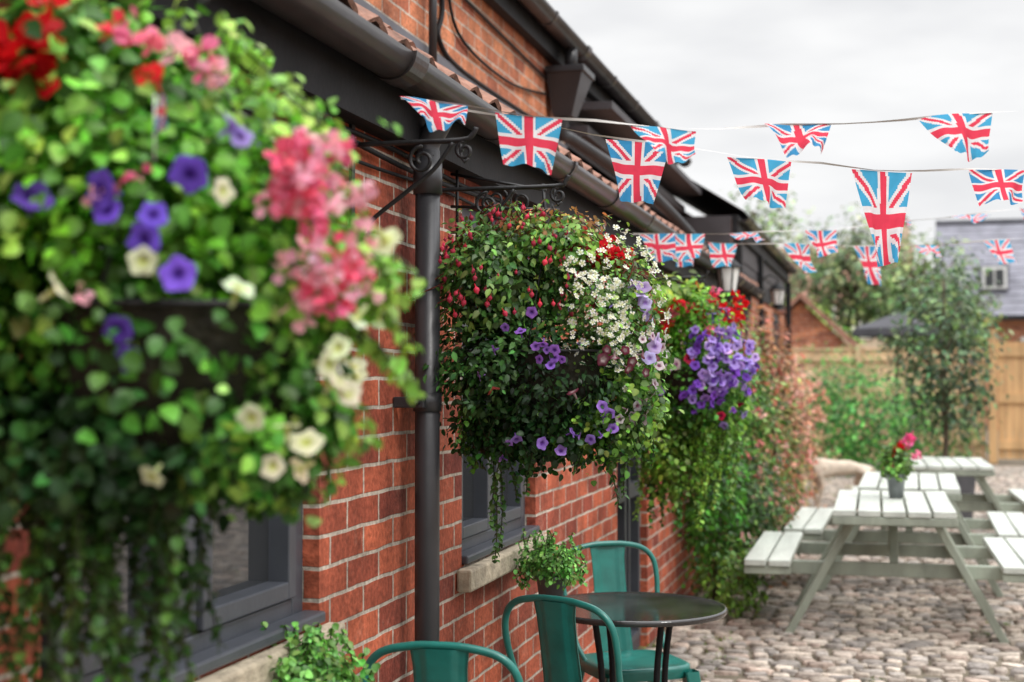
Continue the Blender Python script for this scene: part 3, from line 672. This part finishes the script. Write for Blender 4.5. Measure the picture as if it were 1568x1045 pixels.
# ------------------------------------------------------------------ bunting
REDF=np.array((.80,.06,.11)); WHF=np.array((.82,.81,.83)); BLF=np.array((.07,.40,.66)); BLD=np.array((.03,.15,.46))
def jack(x,y,bl):
    if abs(x)<.11 or abs(y)<.10: return REDF
    if abs(x)<.20 or abs(y)<.18: return WHF
    k=.62; 
    s=(abs(y)-k*abs(x))/math.hypot(1,k)
    if abs(s)<.045: return REDF
    if abs(s)<.115: return WHF
    return bl
def flag_mesh(name,o,ux,dn,nn,wt,wb,h,bl,parent,res=44,amp=.018,ph=0,skew=0):
    ux=np.array(ux);dn=np.array(dn);nn=np.array(nn); r=res
    V=[]
    for j in range(r+1):
        for i in range(r+1):
            u=i/r-.5;v=j/r; wd=wt+(wb-wt)*v
            off=amp*math.sin(u*6+ph+v*2.0)*(.15+v)+amp*1.6*v*v*math.sin(ph*2.3)+amp*.4*math.sin(u*17+v*5+ph*3)*v
            V.append(np.array(o)+ux*(u*wd+skew*v*h)+dn*(v*h*(1+.12*u*math.sin(ph*5)))+nn*off)
    V=np.array(V); F=[];C=[]
    for j in range(r):
        for i in range(r):
            a=j*(r+1)+i; F.append((a,a+1,a+r+2,a+r+1))
            u=(i+.5)/r-.5; v=(j+.5)/r; wd=(wt+(wb-wt)*v*.55)/wt
            C.append(jack(u*2*wd*1.02+.05*math.sin(ph*7),(v-.5)*1.2+.05*math.cos(ph*4),bl))
    me=bpy.data.meshes.new(name); me.from_pydata(V.tolist(),[],F); me.update(); me.materials.append(M_flag)
    at=me.color_attributes.new('Col','FLOAT_COLOR','CORNER'); C=np.repeat(np.array(C),4,0)
    at.data.foreach_set('color',np.concatenate([C,np.ones((len(C),1))],1).astype(np.float32).ravel())
    me.polygons.foreach_set('use_smooth',[True]*len(me.polygons))
    ob=bpy.data.objects.new(name,me); COL.objects.link(ob); ob.parent=parent
def bunting(p0,p1,zs,flags,ext):
    E=empty('union_jack_bunting'); p0=np.array(p0);p1=np.array(p1)
    T=[z[0] for z in zs];Zs=[z[1] for z in zs]
    def P(t):
        q=p0+(p1-p0)*t; return np.array([q[0],q[1],np.interp(t,T,Zs)+.004*math.sin(t*23)])
    pts=smoothpts([P(t) for t in np.arange(0,ext+.01,.1)],2)
    V=[];F=[]
    for i,p in enumerate(pts):
        tw=math.sin(i*.55)*1.4; V+=[(p[0],p[1]-.0035*math.sin(tw),p[2]+.0035*math.cos(tw)),(p[0],p[1]+.0035*math.sin(tw),p[2]-.0035*math.cos(tw))]
    for i in range(len(pts)-1): F.append((2*i,2*i+1,2*i+3,2*i+2))
    mk('tape',V,F,M_string,E,True)
    for k,(t,wd,h,sw,yaw,*wb) in enumerate(flags):
        o=P(t); d=P(t+.03)-P(t-.03); d[2]*=.8; d/=np.linalg.norm(d)
        R=Matrix.Rotation(yaw,3,'Z'); d=np.array(R@Vector(d))
        side=np.cross(d,UP); side/=np.linalg.norm(side)
        dn=-UP*math.cos(sw)+side*math.sin(sw); nn=np.cross(d,dn)
        b=wb[0] if wb else .62
        sk=wb[1] if len(wb)>1 else .22*math.sin(k*2.7+t*9)
        flag_mesh('flag',o,d,dn,nn,wd,wd*b,h,BLF if k%3 else (BLF*.6+BLD*.4),E,ph=k*1.7+t*5,res=44 if wd>.165 else 30,skew=sk)
bunting((-1.12,3.2,0),(.333,3.81,0),[(0,2.165),(.2,2.132),(.41,2.108),(.63,2.122),(.89,2.158),(1,2.178),(2,2.30),(4.4,2.6)],
  [(.05,.17,.085,.85,.15),(.196,.165,.13,.15,0,.72,-.03),(.408,.165,.10,.6,0,.6),(.625,.18,.10,.75,.1,.5,-.1),(.886,.205,.125,.6,0,.45,.1),(1.11,.19,.13,.3,0),(1.33,.19,.13,.2,0),(1.55,.19,.13,.4,0)],4.4)
bunting((-1.12,3.75,0),(.426,4.87,0),[(0,2.235),(.275,2.18),(.487,2.155),(.715,2.14),(.947,2.165),(1.2,2.2),(4.2,2.7)],
  [(.275,.195,.18,.1,-.2,.48,-.05),(.487,.21,.145,.3,-.1,.62,.0),(.715,.21,.30,.15,-.1,.30,-.05),(.947,.21,.13,.4,-.1,.75),(1.2,.22,.14,.3,0)],4.2)
bunting((-1.12,6.4,0),(.74,8.47,0),[(0,2.15),(.1,2.163),(.43,2.235),(.63,2.31),(.83,2.38),(1,2.45),(3.4,2.9)],
  [(.05,.19,.13,.3,-.2),(.118,.19,.13,.2,-.1),(.2435,.19,.08,.8,0),(.429,.22,.14,.3,0),(.629,.22,.06,1.0,0),(.83,.27,.08,.9,0),(1.03,.22,.13,.3,0)],3.4)
bunting((-1.12,6.9,0),(.797,9.1,0),[(0,2.17),(.16,2.18),(.34,2.20),(.53,2.22),(.7,2.25),(.91,2.31),(1,2.34),(3.3,2.8)],
  [(.06,.18,.13,.3,0),(.162,.2,.13,.2,0),(.3415,.2,.16,.2,0,.55),(.528,.22,.22,.1,0,.35),(.70,.21,.09,.6,0),(.911,.22,.16,.3,-.1),(1.1,.22,.13,.3,0)],3.3)
E=empty('small_flag',tuple(C1(.012,.22,.19)))
tube('stick',[(0,0,-.05),(0,0,.03)],.0012,M_white,E,6)
flag_mesh('pennant',(.012,-.004,.028),(.75,-.3,.1),(0,0,-1),(.3,.6,0),.012,.032,.042,BLD,E,res=20,amp=.004)
# ------------------------------------------------------------------ chairs
def chair(x,y,rot):
    E=empty('metal_chair',(x,y,0),rot)
    V=[];F=[];n=32
    def sq(r,z,e=.45):
        for j in range(n):
            a=2*math.pi*j/n; c,s=math.cos(a),math.sin(a); V.append((r*math.copysign(abs(c)**e,c),r*.98*math.copysign(abs(s)**e,s),z))
    for r,z in ((.172,.405),(.182,.435),(.180,.448),(.168,.452),(.14,.444),(.06,.440)): sq(r,z)
    for q in range(5):
        for j in range(n):
            k=(j+1)%n;a=q*n+j;b=q*n+k; F.append((a,b,b+n,a+n))
    F.append(tuple(5*n+j for j in range(n))); mk('seat',V,F,M_teal,E,True)
    V=[];F=[]
    for sx in (-1,1):
        for sy in (-1,1):
            k=len(V); t=Vector((sx*.155,sy*.155,.43)); b=Vector((sx*.215,sy*.225,0))
            for p,w1 in ((t,.028),(b,.014)):
                for a,c in ((-w1,-w1),(w1,-w1),(w1,w1),(-w1,w1)): V.append((p.x+a,p.y+c,p.z))
            F+=[(k,k+4,k+5,k+1),(k+1,k+5,k+6,k+2),(k+2,k+6,k+7,k+3),(k+3,k+7,k+4,k),(k+4,k+7,k+6,k+5)]
    o=mk('legs',V,F,M_teal,E); bm=o.modifiers.new('b','BEVEL'); bm.width=.005
    V,F=tube_data([(-.19,-.195,.2),(.19,.195,.2)],.007,8); tube_data([(.19,-.195,.2),(-.19,.195,.205)],.007,8,V,F); mk('stretchers',V,F,M_teal,E,True)
    h=[(-.165,-.05,.44),(-.178,-.12,.50),(-.188,-.185,.62),(-.197,-.215,.72),(-.186,-.228,.79),(-.145,-.238,.832),(-.07,-.242,.85),(0,-.243,.853)]
    h=h+[(-a,b,c) for a,b,c in reversed(h[:-1])]
    tube('hoop',smoothpts(h,6),.0105,M_teal,E,10)
    V=[];F=[]; prof=[(.45,-.168,.075),(.52,-.182,.072),(.62,-.200,.068),(.72,-.220,.066),(.80,-.234,.068),(.846,-.241,.074)]
    m=16
    for th in (0,.004):
        for z,yy,w1 in prof:
            for i in range(m+1):
                u=i/m*2-1; V.append((u*w1,yy-th-.006*(1-u*u)-(.005 if abs(u)<.55 else 0),z))
    s=(m+1)*len(prof)
    for j in range(len(prof)-1):
        for i in range(m):
            a=j*(m+1)+i; F.append((a,a+1,a+m+2,a+m+1)); F.append((s+a,s+a+m+1,s+a+m+2,s+a+1))
    for j in range(len(prof)-1):
        for i in (0,m):
            a=j*(m+1)+i; F.append((a,a+m+1,s+a+m+1,s+a))
    mk('splat',V,F,M_teal,E,True)
    return E
chair(-1.055,3.52,math.radians(2))
chair(-.85,4.27,math.radians(-22))
chair(-.92,5.24,math.radians(214))
def bistro(TX,TY,r=.316):
    E=empty('bistro_table',(TX,TY,0)); k_=r/.316
    lathe('top',[(a*k_,z) for a,z in [(0,.70),(.28,.70),(.312,.702),(.316,.708),(.316,.716),(.311,.722),(.303,.720),(.29,.718),(0,.718)]],M_tabletop,E,n=64)
    for k in range(4):
        a=math.pi/4+k*math.pi/2; tube('leg',smoothpts([(.16*math.cos(a),.16*math.sin(a),.70),(.13*math.cos(a),.13*math.sin(a),.4),(.22*math.cos(a),.22*math.sin(a),.03)],6),.011,M_black,E,10)
    tube('ring',[(.14*math.cos(a),.14*math.sin(a),.38) for a in np.linspace(0,2*math.pi,25)],.006,M_black,E,6)
bistro(-.84,4.80); bistro(-1.02,2.82,.26)
def potted(x,y,z,r,h,size,mat=M_pot,spread=1.9,hh=.14):
    E=empty('potted_plant')
    lathe('pot',[(0,0),(r*.75,0),(r,h*.9),(r*1.08,h*.9),(r*1.08,h),(r*.95,h),(r*.9,h*.85),(0,h*.85)],mat,E,(x,y,z),28)
    f=Fol(); cc=np.array([x,y,z+h+hh*.35])
    clump(f,800,cc,(r*spread,r*spread,hh*.5),size,(.15,.34,.08),ROUND,shell=.35,sub=14,tip=(.26,.48,.12))
    for i in range(44):
        a=random.uniform(0,6.28); q=random.uniform(.8,1.25); p=cc+np.array([math.cos(a)*r*spread*q,math.sin(a)*r*spread*q,random.uniform(-.03,hh*.55)]); strand(f,p,.05,size,(.16,.38,.08),ROUND,wig=.01)
    for i in range(22):
        a=random.uniform(0,6.28);q=random.uniform(0,.9)*r*spread; strand(f,cc+np.array([math.cos(a)*q,math.sin(a)*q,hh*.5+random.uniform(0,.06)]),.07,size*.9,(.18,.40,.09),ROUND,wig=.01)
    f.build('foliage',M_leaf,E); return E
potted(-1.215,2.86,.722,.062,.085,.021,hh=.13,spread=1.9)
potted(-1.115,4.74,.722,.05,.10,.018,hh=.12,spread=2.0)
# ------------------------------------------------------------------ picnic tables
def picnic(x,y,rot=0,L=1.5):
    E=empty('picnic_table',(x,y,0),rot)
    ls=[]; n=5
    for i in range(n):
        a=-.34+i*(.68/n); ls.append((a+.007,a+.68/n-.007,random.uniform(-.005,.005),L+random.uniform(-.005,.005),.715,.75+random.uniform(-.003,.003)))
    boxes('table_top',ls,M_sagetop,E,.004)
    ls=[]
    for s in (-1,1):
        for i in range(2):
            a=s*.70+(i-1)*.135; ls.append((a+.007,a+.128,-.02,L+.02,.425,.46))
    boxes('benches',ls,M_sagetop,E,.004)
    V=[];F=[]
    for yy in (.26,L-.26):
        for s in (-1,1):
            beam(V,F,(s*.23,yy,.675),(s*.60,yy,0.0),.045,.11,up=(0,1,0))
        beam(V,F,(-.33,yy+.047,.68),(.33,yy+.047,.68),.045,.068)
        beam(V,F,(-.835,yy+.048,.385),(.835,yy+.048,.385),.045,.078)
    beam(V,F,(0,.31,.41),(0,.62,.70),.05,.06); beam(V,F,(0,L-.31,.41),(0,L-.62,.70),.05,.06)
    beam(V,F,(-.34,.012,.69),(.34,.012,.69),.02,.045)
    for s in (-1,1): beam(V,F,(s*.70-.13,.0,.40),(s*.70+.13,.0,.40),.02,.045)
    o=mk('frame',V,F,M_sage,E); b=o.modifiers.new('b','BEVEL'); b.width=.004
    return E
picnic(.03,8.22,math.radians(.5),1.48)
picnic(.13,9.95,math.radians(-1),1.6)
picnic(.52,12.5,math.radians(1),1.4)
E=empty('flower_bucket'); bx,by=.045,9.12
lathe('bucket',[(0,0),(.042,0),(.058,.14),(.062,.142),(.058,.146),(.052,.138),(0,.125)],M_zinc,E,(bx,by,.752),24)
f=Fol();g=Fol(); clump(f,420,(bx,by,.97),(.10,.10,.10),.035,(.12,.24,.05),ROUND,sub=10)
for (dx,dz,co) in ((.02,.31,RED),(-.01,.27,RED),(.045,.28,RED),(.085,.37,(.85,.1,.3)),(.07,.34,(.85,.15,.35)),(-.04,.2,(.9,.4,.35)),(.12,.27,(.85,.2,.35)),(.03,.24,RED)): blossom(g,(bx+dx,by-.02,.752+dz),.024,24,.026,co)
f.build('foliage',M_leaf,E); g.build('blossoms',M_petal,E)
# ------------------------------------------------------------------ shrubs along the wall
def shrub(name,specs,stems=None):
    E=empty(name); f=Fol(); g=Fol()
    for s in specs: clump(f,*s[0:5],**s[5])
    if stems:
        for (a,b,r) in stems: V,F=tube_data(smoothpts([a,tuple((np.array(a)+np.array(b))/2+np.array([.03,.02,0])),b],3),r,6); f.raw(V,F,(.09,.06,.04))
    f.build('foliage',M_leaf,E); return E,g
E,g=shrub('climbing_shrub',[
 (2600,(-1.10,9.3,.85),(.22,.5,.62),.05,G_mid,dict(T=LEAF,sub=14,cvar=.5)),
 (2800,(-1.02,10.3,.50),(.34,.7,.53),.055,(.06,.13,.03),dict(T=LEAF,sub=14,tip=(.24,.12,.06),cvar=.55)),
 (1800,(-1.08,10.6,1.30),(.27,.7,.45),.055,(.07,.17,.03),dict(T=LEAF,sub=10,spread=.2,tip=(.24,.34,.09),cvar=.5)),
 (900,(-.97,9.0,.25),(.22,.3,.25),.045,(.10,.19,.03),dict(T=LEAF,sub=12)),
 (900,(-1.02,8.8,1.3),(.18,.3,.32),.045,(.12,.26,.03),dict(T=ROUND,sub=12,tip=G_lime))],
 [((-1.1,9.3,0),(-1.1,9.3,1.2),.02),((-1.0,10.3,0),(-1.05,10.5,1.4),.025)])
for i in range(34): blossom(g,(-1.05+random.gauss(.14,.1),10.2+random.gauss(0,.6),random.uniform(.4,1.6)),.02,7,.028,random.choice([(.7,.2,.2),(.85,.5,.45)]))
g.build('blossoms',M_petal,E)
PEACH=(.78,.38,.28)
E,g=shrub('photinia_shrub',[
 (2600,(-1.05,12.8,.85),(.33,.9,.80),.06,(.14,.19,.05),dict(T=LEAF,sub=12,tip=(.55,.25,.16),cvar=.4)),
 (2800,(-1.06,14.8,.82),(.38,.95,.82),.065,(.40,.30,.15),dict(T=LEAF,sub=12,tip=PEACH,cvar=.4)),
 (700,(-1.05,12.2,1.65),(.25,.5,.35),.07,(.3,.16,.09),dict(T=LEAF,sub=8,spread=.24,tip=(.55,.2,.12))),
 (900,(-.98,13.8,1.2),(.28,.8,.5),.06,(.5,.28,.18),dict(T=LEAF,sub=8,spread=.22,tip=PEACH))],
 [((-1,12.8,0),(-1,12.8,1.3),.02),((-1,14.8,0),(-1,14.8,1.3),.02)])
for i in range(110): blossom(g,(-.98+random.gauss(.10,.13),random.uniform(12.2,15.4),random.uniform(.35,1.6)),.03,6,.045,random.choice([PEACH,(.85,.5,.42),(.8,.3,.24)]))
g.build('blossoms',M_petal,E)
E,g=shrub('green_hedge',[
 (1200,(-1.2,18.6,.45),(.22,1.2,.5),.07,(.10,.22,.04),dict(T=LEAF,sub=14,tip=G_lime)),
 (4600,(-.5,22.4,.85),(1.0,1.2,.95),.085,(.06,.21,.04),dict(T=LEAF,sub=16,tip=(.14,.36,.07),cvar=.45)),
 (1500,(.7,23.7,.6),(.8,.8,.7),.09,(.05,.14,.03),dict(T=LEAF,sub=16))])
# ------------------------------------------------------------------ trees
def tree(name,base,H,crown,leafs,size,col,trunk=.08,E=None,tip=None,nb=14,sub=18,spread=.13,T=LEAF,shell=.25):
    E=E or empty(name); f=Fol(); base=np.array(base,float)
    cc=base+np.array([0,0,crown[0]]); r=np.array(crown[1])
    V,F=tube_data(smoothpts([base,base+[.03*H*.3,0,H*.3],base+[0,.02,crown[0]],base+[0,0,crown[0]+r[2]*.7]],4),list(np.linspace(trunk,trunk*.25,13)),8)
    for i in range(nb):
        z=random.uniform(crown[0]-r[2]*.7,crown[0]+r[2]*.4); a=random.uniform(0,6.28); q=random.uniform(.5,.9)
        p0=base+[0,0,z-.15*r[2]]; p1=base+np.array([math.cos(a)*r[0]*q,math.sin(a)*r[1]*q,z+r[2]*.35]); 
        tube_data([p0,(p0+p1)/2+[0,0,-.03*r[2]],p1],[trunk*.4,trunk*.25,trunk*.1],6,V,F)
    mk('trunk',V,F,M_bark,E,True)
    clump(f,leafs,cc,r,size,col,T,shell=shell,sub=sub,spread=spread,tip=tip,cvar=.4)
    f.build('crown',M_leaf,E); return E
E=empty('potted_tree')
px,py=.55,15.0
V=[(px-.24,py-.24,.0),(px+.24,py-.24,0),(px+.24,py+.24,0),(px-.24,py+.24,0),(px-.29,py-.29,.62),(px+.29,py-.29,.62),(px+.29,py+.29,.62),(px-.29,py+.29,.62),
   (px-.26,py-.26,.62),(px+.26,py-.26,.62),(px+.26,py+.26,.62),(px-.26,py+.26,.62),(px-.26,py-.26,.55),(px+.26,py-.26,.55),(px+.26,py+.26,.55),(px-.26,py+.26,.55)]
F=[(0,1,5,4),(1,2,6,5),(2,3,7,6),(3,0,4,7),(4,5,9,8),(5,6,10,9),(6,7,11,10),(7,4,8,11),(8,9,13,12),(9,10,14,13),(10,11,15,14),(11,8,12,15)]
mk('planter',V,F,M_planter,E); mk('soil',V[12:16],[(0,1,2,3)],M_soil,E)
tree('potted_tree',(px,py,.5),2.3,(1.3,(.56,.56,.98)),2400,.075,(.08,.135,.065),.03,E,(.20,.28,.14),26,8,.13,LEAF,.3)
tree('garden_tree',(-.85,38.5,0),6,(4.2,(1.7,1.7,1.8)),3000,.2,(.17,.23,.11),.16,tip=(.28,.34,.16))
tree('garden_tree',(.9,37,0),4.8,(3.3,(1.6,1.6,1.7)),3200,.2,(.14,.21,.08),.14,tip=(.29,.35,.14))
tree('garden_tree',(-3.4,38,0),6.4,(4.4,(1.5,1.5,2.1)),2200,.2,(.18,.24,.12),.16)
tree('garden_tree',(-1.9,33,0),3.6,(2.2,(1.3,1.0,1.0)),2400,.17,(.22,.32,.08),.12,tip=(.40,.46,.15))
tree('garden_tree',(1.2,31,0),3.4,(2.0,(1.0,.9,1.0)),2200,.15,(.16,.26,.07),.1,tip=(.34,.41,.12))
tree('garden_tree',(2.6,50,0),6.4,(4.6,(1.2,1.2,2.0)),1200,.2,(.18,.24,.11),.12)
# ------------------------------------------------------------------ fence
def fence(name,p,q,H,mat,bw=.12,posts=1.83):
    E=empty(name,(p[0],p[1],0),math.atan2(q[1]-p[1],q[0]-p[0])); L=math.hypot(q[0]-p[0],q[1]-p[1])
    ls=[];x=0;k=0
    while x<L-.01: ls.append((x+.004,min(L,x+bw-.004),-.012 if k%2 else -.022,.012 if k%2 else .002,.12,H-.03+random.uniform(-.004,.004))); x+=bw;k+=1
    boxes('boards',ls,mat,E)
    ls=[(0,L,-.06,-.023,.3,.38),(0,L,-.06,-.023,H*.55,H*.55+.08),(0,L,-.06,-.023,H-.22,H-.14),(0,L,-.05,.04,H-.02,H+.015),(0,L,-.03,.02,0,.115)]
    boxes('rails',ls,mat,E)
    ls=[];x=0
    while x<=L: ls.append((x-.05,x+.05,-.11,-.061,0,H+.08)); x+=posts
    boxes('posts',ls,mat,E,.004); return E
fence('added_side_fence',(-6,26.3),(1.65,26.3),2.0,M_wood)
fence('added_side_fence',(5.45,25.9),(5.45,-3.0),2.0,M_wood)  # out-of-view side fence, added for window reflections and occlusion
E=empty('wooden_gate',(1.70,25.9,0))
boxes('gate_posts',[(-.02,.12,-.07,.07,0,2.3),(2.0,2.14,-.07,.07,0,2.3)],M_wood2,E,.006)
boxes('boards',[(.14+i*.123,.14+(i+1)*.123-.010,-.015,.01,.08,2.1) for i in range(15)],M_wood2,E)
boxes('rails',[(.14,1.98,-.05,-.016,.25,.4),(.14,1.98,-.05,-.016,1.05,1.2),(.14,1.98,-.05,-.016,1.85,2.02)],M_wood2,E)
fence('added_side_fence',(3.9,25.9),(5.4,25.9),2.05,M_wood2)
# ------------------------------------------------------------------ background buildings
def house(name,x0,x1,y0,y1,hw,hr,wall,roof,wins,chim=None,ridge='x'):
    E=empty(name)
    V=[(x0,y0,0),(x1,y0,0),(x1,y1,0),(x0,y1,0),(x0,y0,hw),(x1,y0,hw),(x1,y1,hw),(x0,y1,hw)]
    F=[(0,1,5,4),(1,2,6,5),(2,3,7,6),(3,0,4,7)]
    o=.25
    if ridge=='x':
        m=(y0+y1)/2; V+=[(x0,m,hr),(x1,m,hr)]; F+=[(4,8,7),(5,6,9)]
        s=(hr-hw)/(m-y0)
        R=[(x0-o,y0-o,hw-o*s+.06),(x1+o,y0-o,hw-o*s+.06),(x1+o,m,hr+.06),(x0-o,m,hr+.06),(x1+o,y1+o,hw-o*s+.06),(x0-o,y1+o,hw-o*s+.06)]
    else:
        m=(x0+x1)/2; V+=[(m,y0,hr),(m,y1,hr)]; F+=[(4,5,8),(6,7,9)]
        s=(hr-hw)/(m-x0)
        R=[(x0-o,y0-o,hw-o*s+.06),(x0-o,y1+o,hw-o*s+.06),(m,y1+o,hr+.06),(m,y0-o,hr+.06),(x1+o,y1+o,hw-o*s+.06),(x1+o,y0-o,hw-o*s+.06)]
    mk('walls',V,F,wall,E); ro=mk('roof',R,[(0,1,2,3),(3,2,4,5)],roof,E); sm=ro.modifiers.new('s','SOLIDIFY'); sm.thickness=.12
    for (a,b,c,d) in wins:
        boxes('window_surround',[(a,b,y0-.06,y0-.002,c,d)],M_white,E)
        boxes('window_pane',[(a+.08,(a+b)/2-.04,y0-.075,y0-.061,c+.08,d-.08),((a+b)/2+.04,b-.08,y0-.075,y0-.061,c+.08,d-.08)],M_glass,E)
    if chim:
        cx,cy,cw,ct=chim; boxes('chimney',[(cx,cx+cw,cy,cy+.7,hw,ct)],wall,E); boxes('chimney_pots',[(cx+.08,cx+.3,cy+.1,cy+.35,ct,ct+.4),(cx+cw-.3,cx+cw-.08,cy+.1,cy+.35,ct,ct+.4)],M_tile,E)
    return E
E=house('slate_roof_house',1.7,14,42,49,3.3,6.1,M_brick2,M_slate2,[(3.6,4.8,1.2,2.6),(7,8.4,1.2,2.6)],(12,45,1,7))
s_=(6.1-3.3)/3.5
V=[];F=[]
for k in range(1,14):
    y=41.75+k*.265; z=3.3-.25*s_+.06+k*.265*s_+.012
    k0=len(V); V+=[(1.45,y,z+.02),(14.25,y,z+.02),(14.25,y+.265,z+.265*s_-.004),(1.45,y+.265,z+.265*s_-.004),(1.45,y,z-.01),(14.25,y,z-.01)]
    F+=[(k0,k0+1,k0+2,k0+3),(k0+4,k0+5,k0+1,k0)]
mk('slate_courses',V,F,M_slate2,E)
tube('ridge_tiles',[(1.45,45.5,6.2),(14.25,45.5,6.2)],.10,M_slate,E,10)
boxes('gutter_far',[(1.45,14.25,41.62,41.74,3.08,3.2)],M_black,E)
boxes('dormer',[(2.55,3.35,42.6,44.5,3.95,4.7)],M_slate2,E); boxes('dormer_window',[(2.62,3.28,42.56,42.599,4.0,4.62)],M_white,E)
boxes('dormer_pane',[(2.70,2.92,42.53,42.559,4.07,4.55),(2.98,3.20,42.53,42.559,4.07,4.55)],M_glass,E)
house('brick_house',-6.5,.8,58,64,4.6,6.9,M_render,M_tile,[(-3.2,-2.0,3.0,4.3),(-1.6,-.5,3.0,4.3),(-3.2,-2,1,2.3)],(.0,60,.9,7.6))
house('outbuilding',-2.6,-.75,29,31,2.1,3.0,M_brick2,M_tile,[],None,'y')
E=empty('parasol',(.15,24.2,0))
tube('pole',[(0,0,0),(0,0,2.5)],.025,M_bark,E,8)
V=[(0,0,2.55)];F=[]
for j in range(8):
    a=2*math.pi*(j+.5)/8; V.append((.75*math.cos(a),.75*math.sin(a),2.28))
for j in range(8): a=2*math.pi*(j+.5)/8; V.append((.77*math.cos(a),.77*math.sin(a),2.16))
for j in range(8):
    k=(j+1)%8; F+=[(0,1+j,1+k),(1+j,9+j,9+k,1+k)]
mk('canopy',V,F,M_parasol,E); boxes('base',[(-.2,.2,-.2,.2,0,.06)],M_planter,E,.01)
def lantern(x,y,z,s=1):
    E=empty('wall_lantern',(x,y,z))
    tube('arm',smoothpts([(-.22,0,.1),(-.1,0,.2),(0,0,.16),(0,0,.11)],4),.01,M_iron,E,6)
    lathe('cap',[(.0,.12),(.03,.11),(.095,.05),(.1,.04),(0,.04)],M_black,E,n=6)
    lathe('glass_body',[(.08,.04),(.055,-.12)],M_white,E,n=6)
    lathe('base',[(0,-.12),(.06,-.12),(.05,-.15),(0,-.17)],M_black,E,n=6)
    for k in range(6):
        a=k*math.pi/3; tube('bar',[(.083*math.cos(a),.083*math.sin(a),.04),(.058*math.cos(a),.058*math.sin(a),-.12)],.005,M_black,E,4)
lantern(-1.05,9.75,2.20); lantern(FX+.24,16.0,2.42)
# ------------------------------------------------------------------ dog
def dog(x,y,rot):
    E=empty('dog',(x,y,.012),rot); E.scale=(1.1,1.1,1.1)
    J=[(.0,0,.42,.080,.085),(-.14,0,.42,.085,.105),(-.26,0,.44,.070,.095),(-.33,0,.49,.050,.058),(-.38,0,.54,.045,.05),(-.44,0,.565,.055,.056),(-.51,0,.545,.036,.034),(-.57,0,.53,.024,.022),
       (.12,0,.43,.065,.065),(.23,0,.42,.07,.08),(.30,0,.42,.022,.022),(.36,0,.36,.014,.014),(.40,0,.28,.010,.010)]
    Eg=[(0,1),(1,2),(2,3),(3,4),(4,5),(5,6),(6,7),(0,8),(8,9),(9,10),(10,11),(11,12)]
    def leg(root,pts):
        prev=root
        for p in pts: J.append(p); Eg.append((prev,len(J)-1)); prev=len(J)-1
    for s in (-1,1):
        leg(2,[(-.26,s*.075,.34,.045,.05),(-.23,s*.08,.25,.030,.030),(-.26,s*.08,.13,.021,.021),(-.26+s*.02,s*.08,.035,.020,.020),(-.295+s*.02,s*.08,.018,.022,.016)])
        leg(9,[(.23,s*.075,.34,.05,.06),(.17,s*.08,.25,.036,.04),(.27,s*.08,.155,.021,.023),(.25,s*.08,.035,.020,.020),(.22,s*.08,.018,.022,.016)])
        leg(5,[(-.42,s*.045,.60,.020,.02),(-.40,s*.075,.58,.018,.018),(-.40,s*.085,.53,.011,.011)])
    me=bpy.data.meshes.new('body'); me.from_pydata([j[:3] for j in J],Eg,[]); me.update()
    o=bpy.data.objects.new('body',me); COL.objects.link(o); o.parent=E; me.materials.append(M_fur)
    sk=o.modifiers.new('skin','SKIN'); sk.use_smooth_shade=True
    for i,j in enumerate(J): me.skin_vertices[0].data[i].radius=(j[3],j[4])
    me.skin_vertices[0].data[0].use_root=True
    ss=o.modifiers.new('sub','SUBSURF'); ss.levels=2; ss.render_levels=2
    lathe('nose',[(0,-.014),(.014,-.005),(.014,.006),(0,.014)],M_nose,E,(-.592,0,.535),10)
    for s in (-1,1): lathe('eye',[(0,-.008),(.008,0),(0,.008)],M_nose,E,(-.485,s*.040,.575),8)
dog(-.50,16.35,math.radians(20))
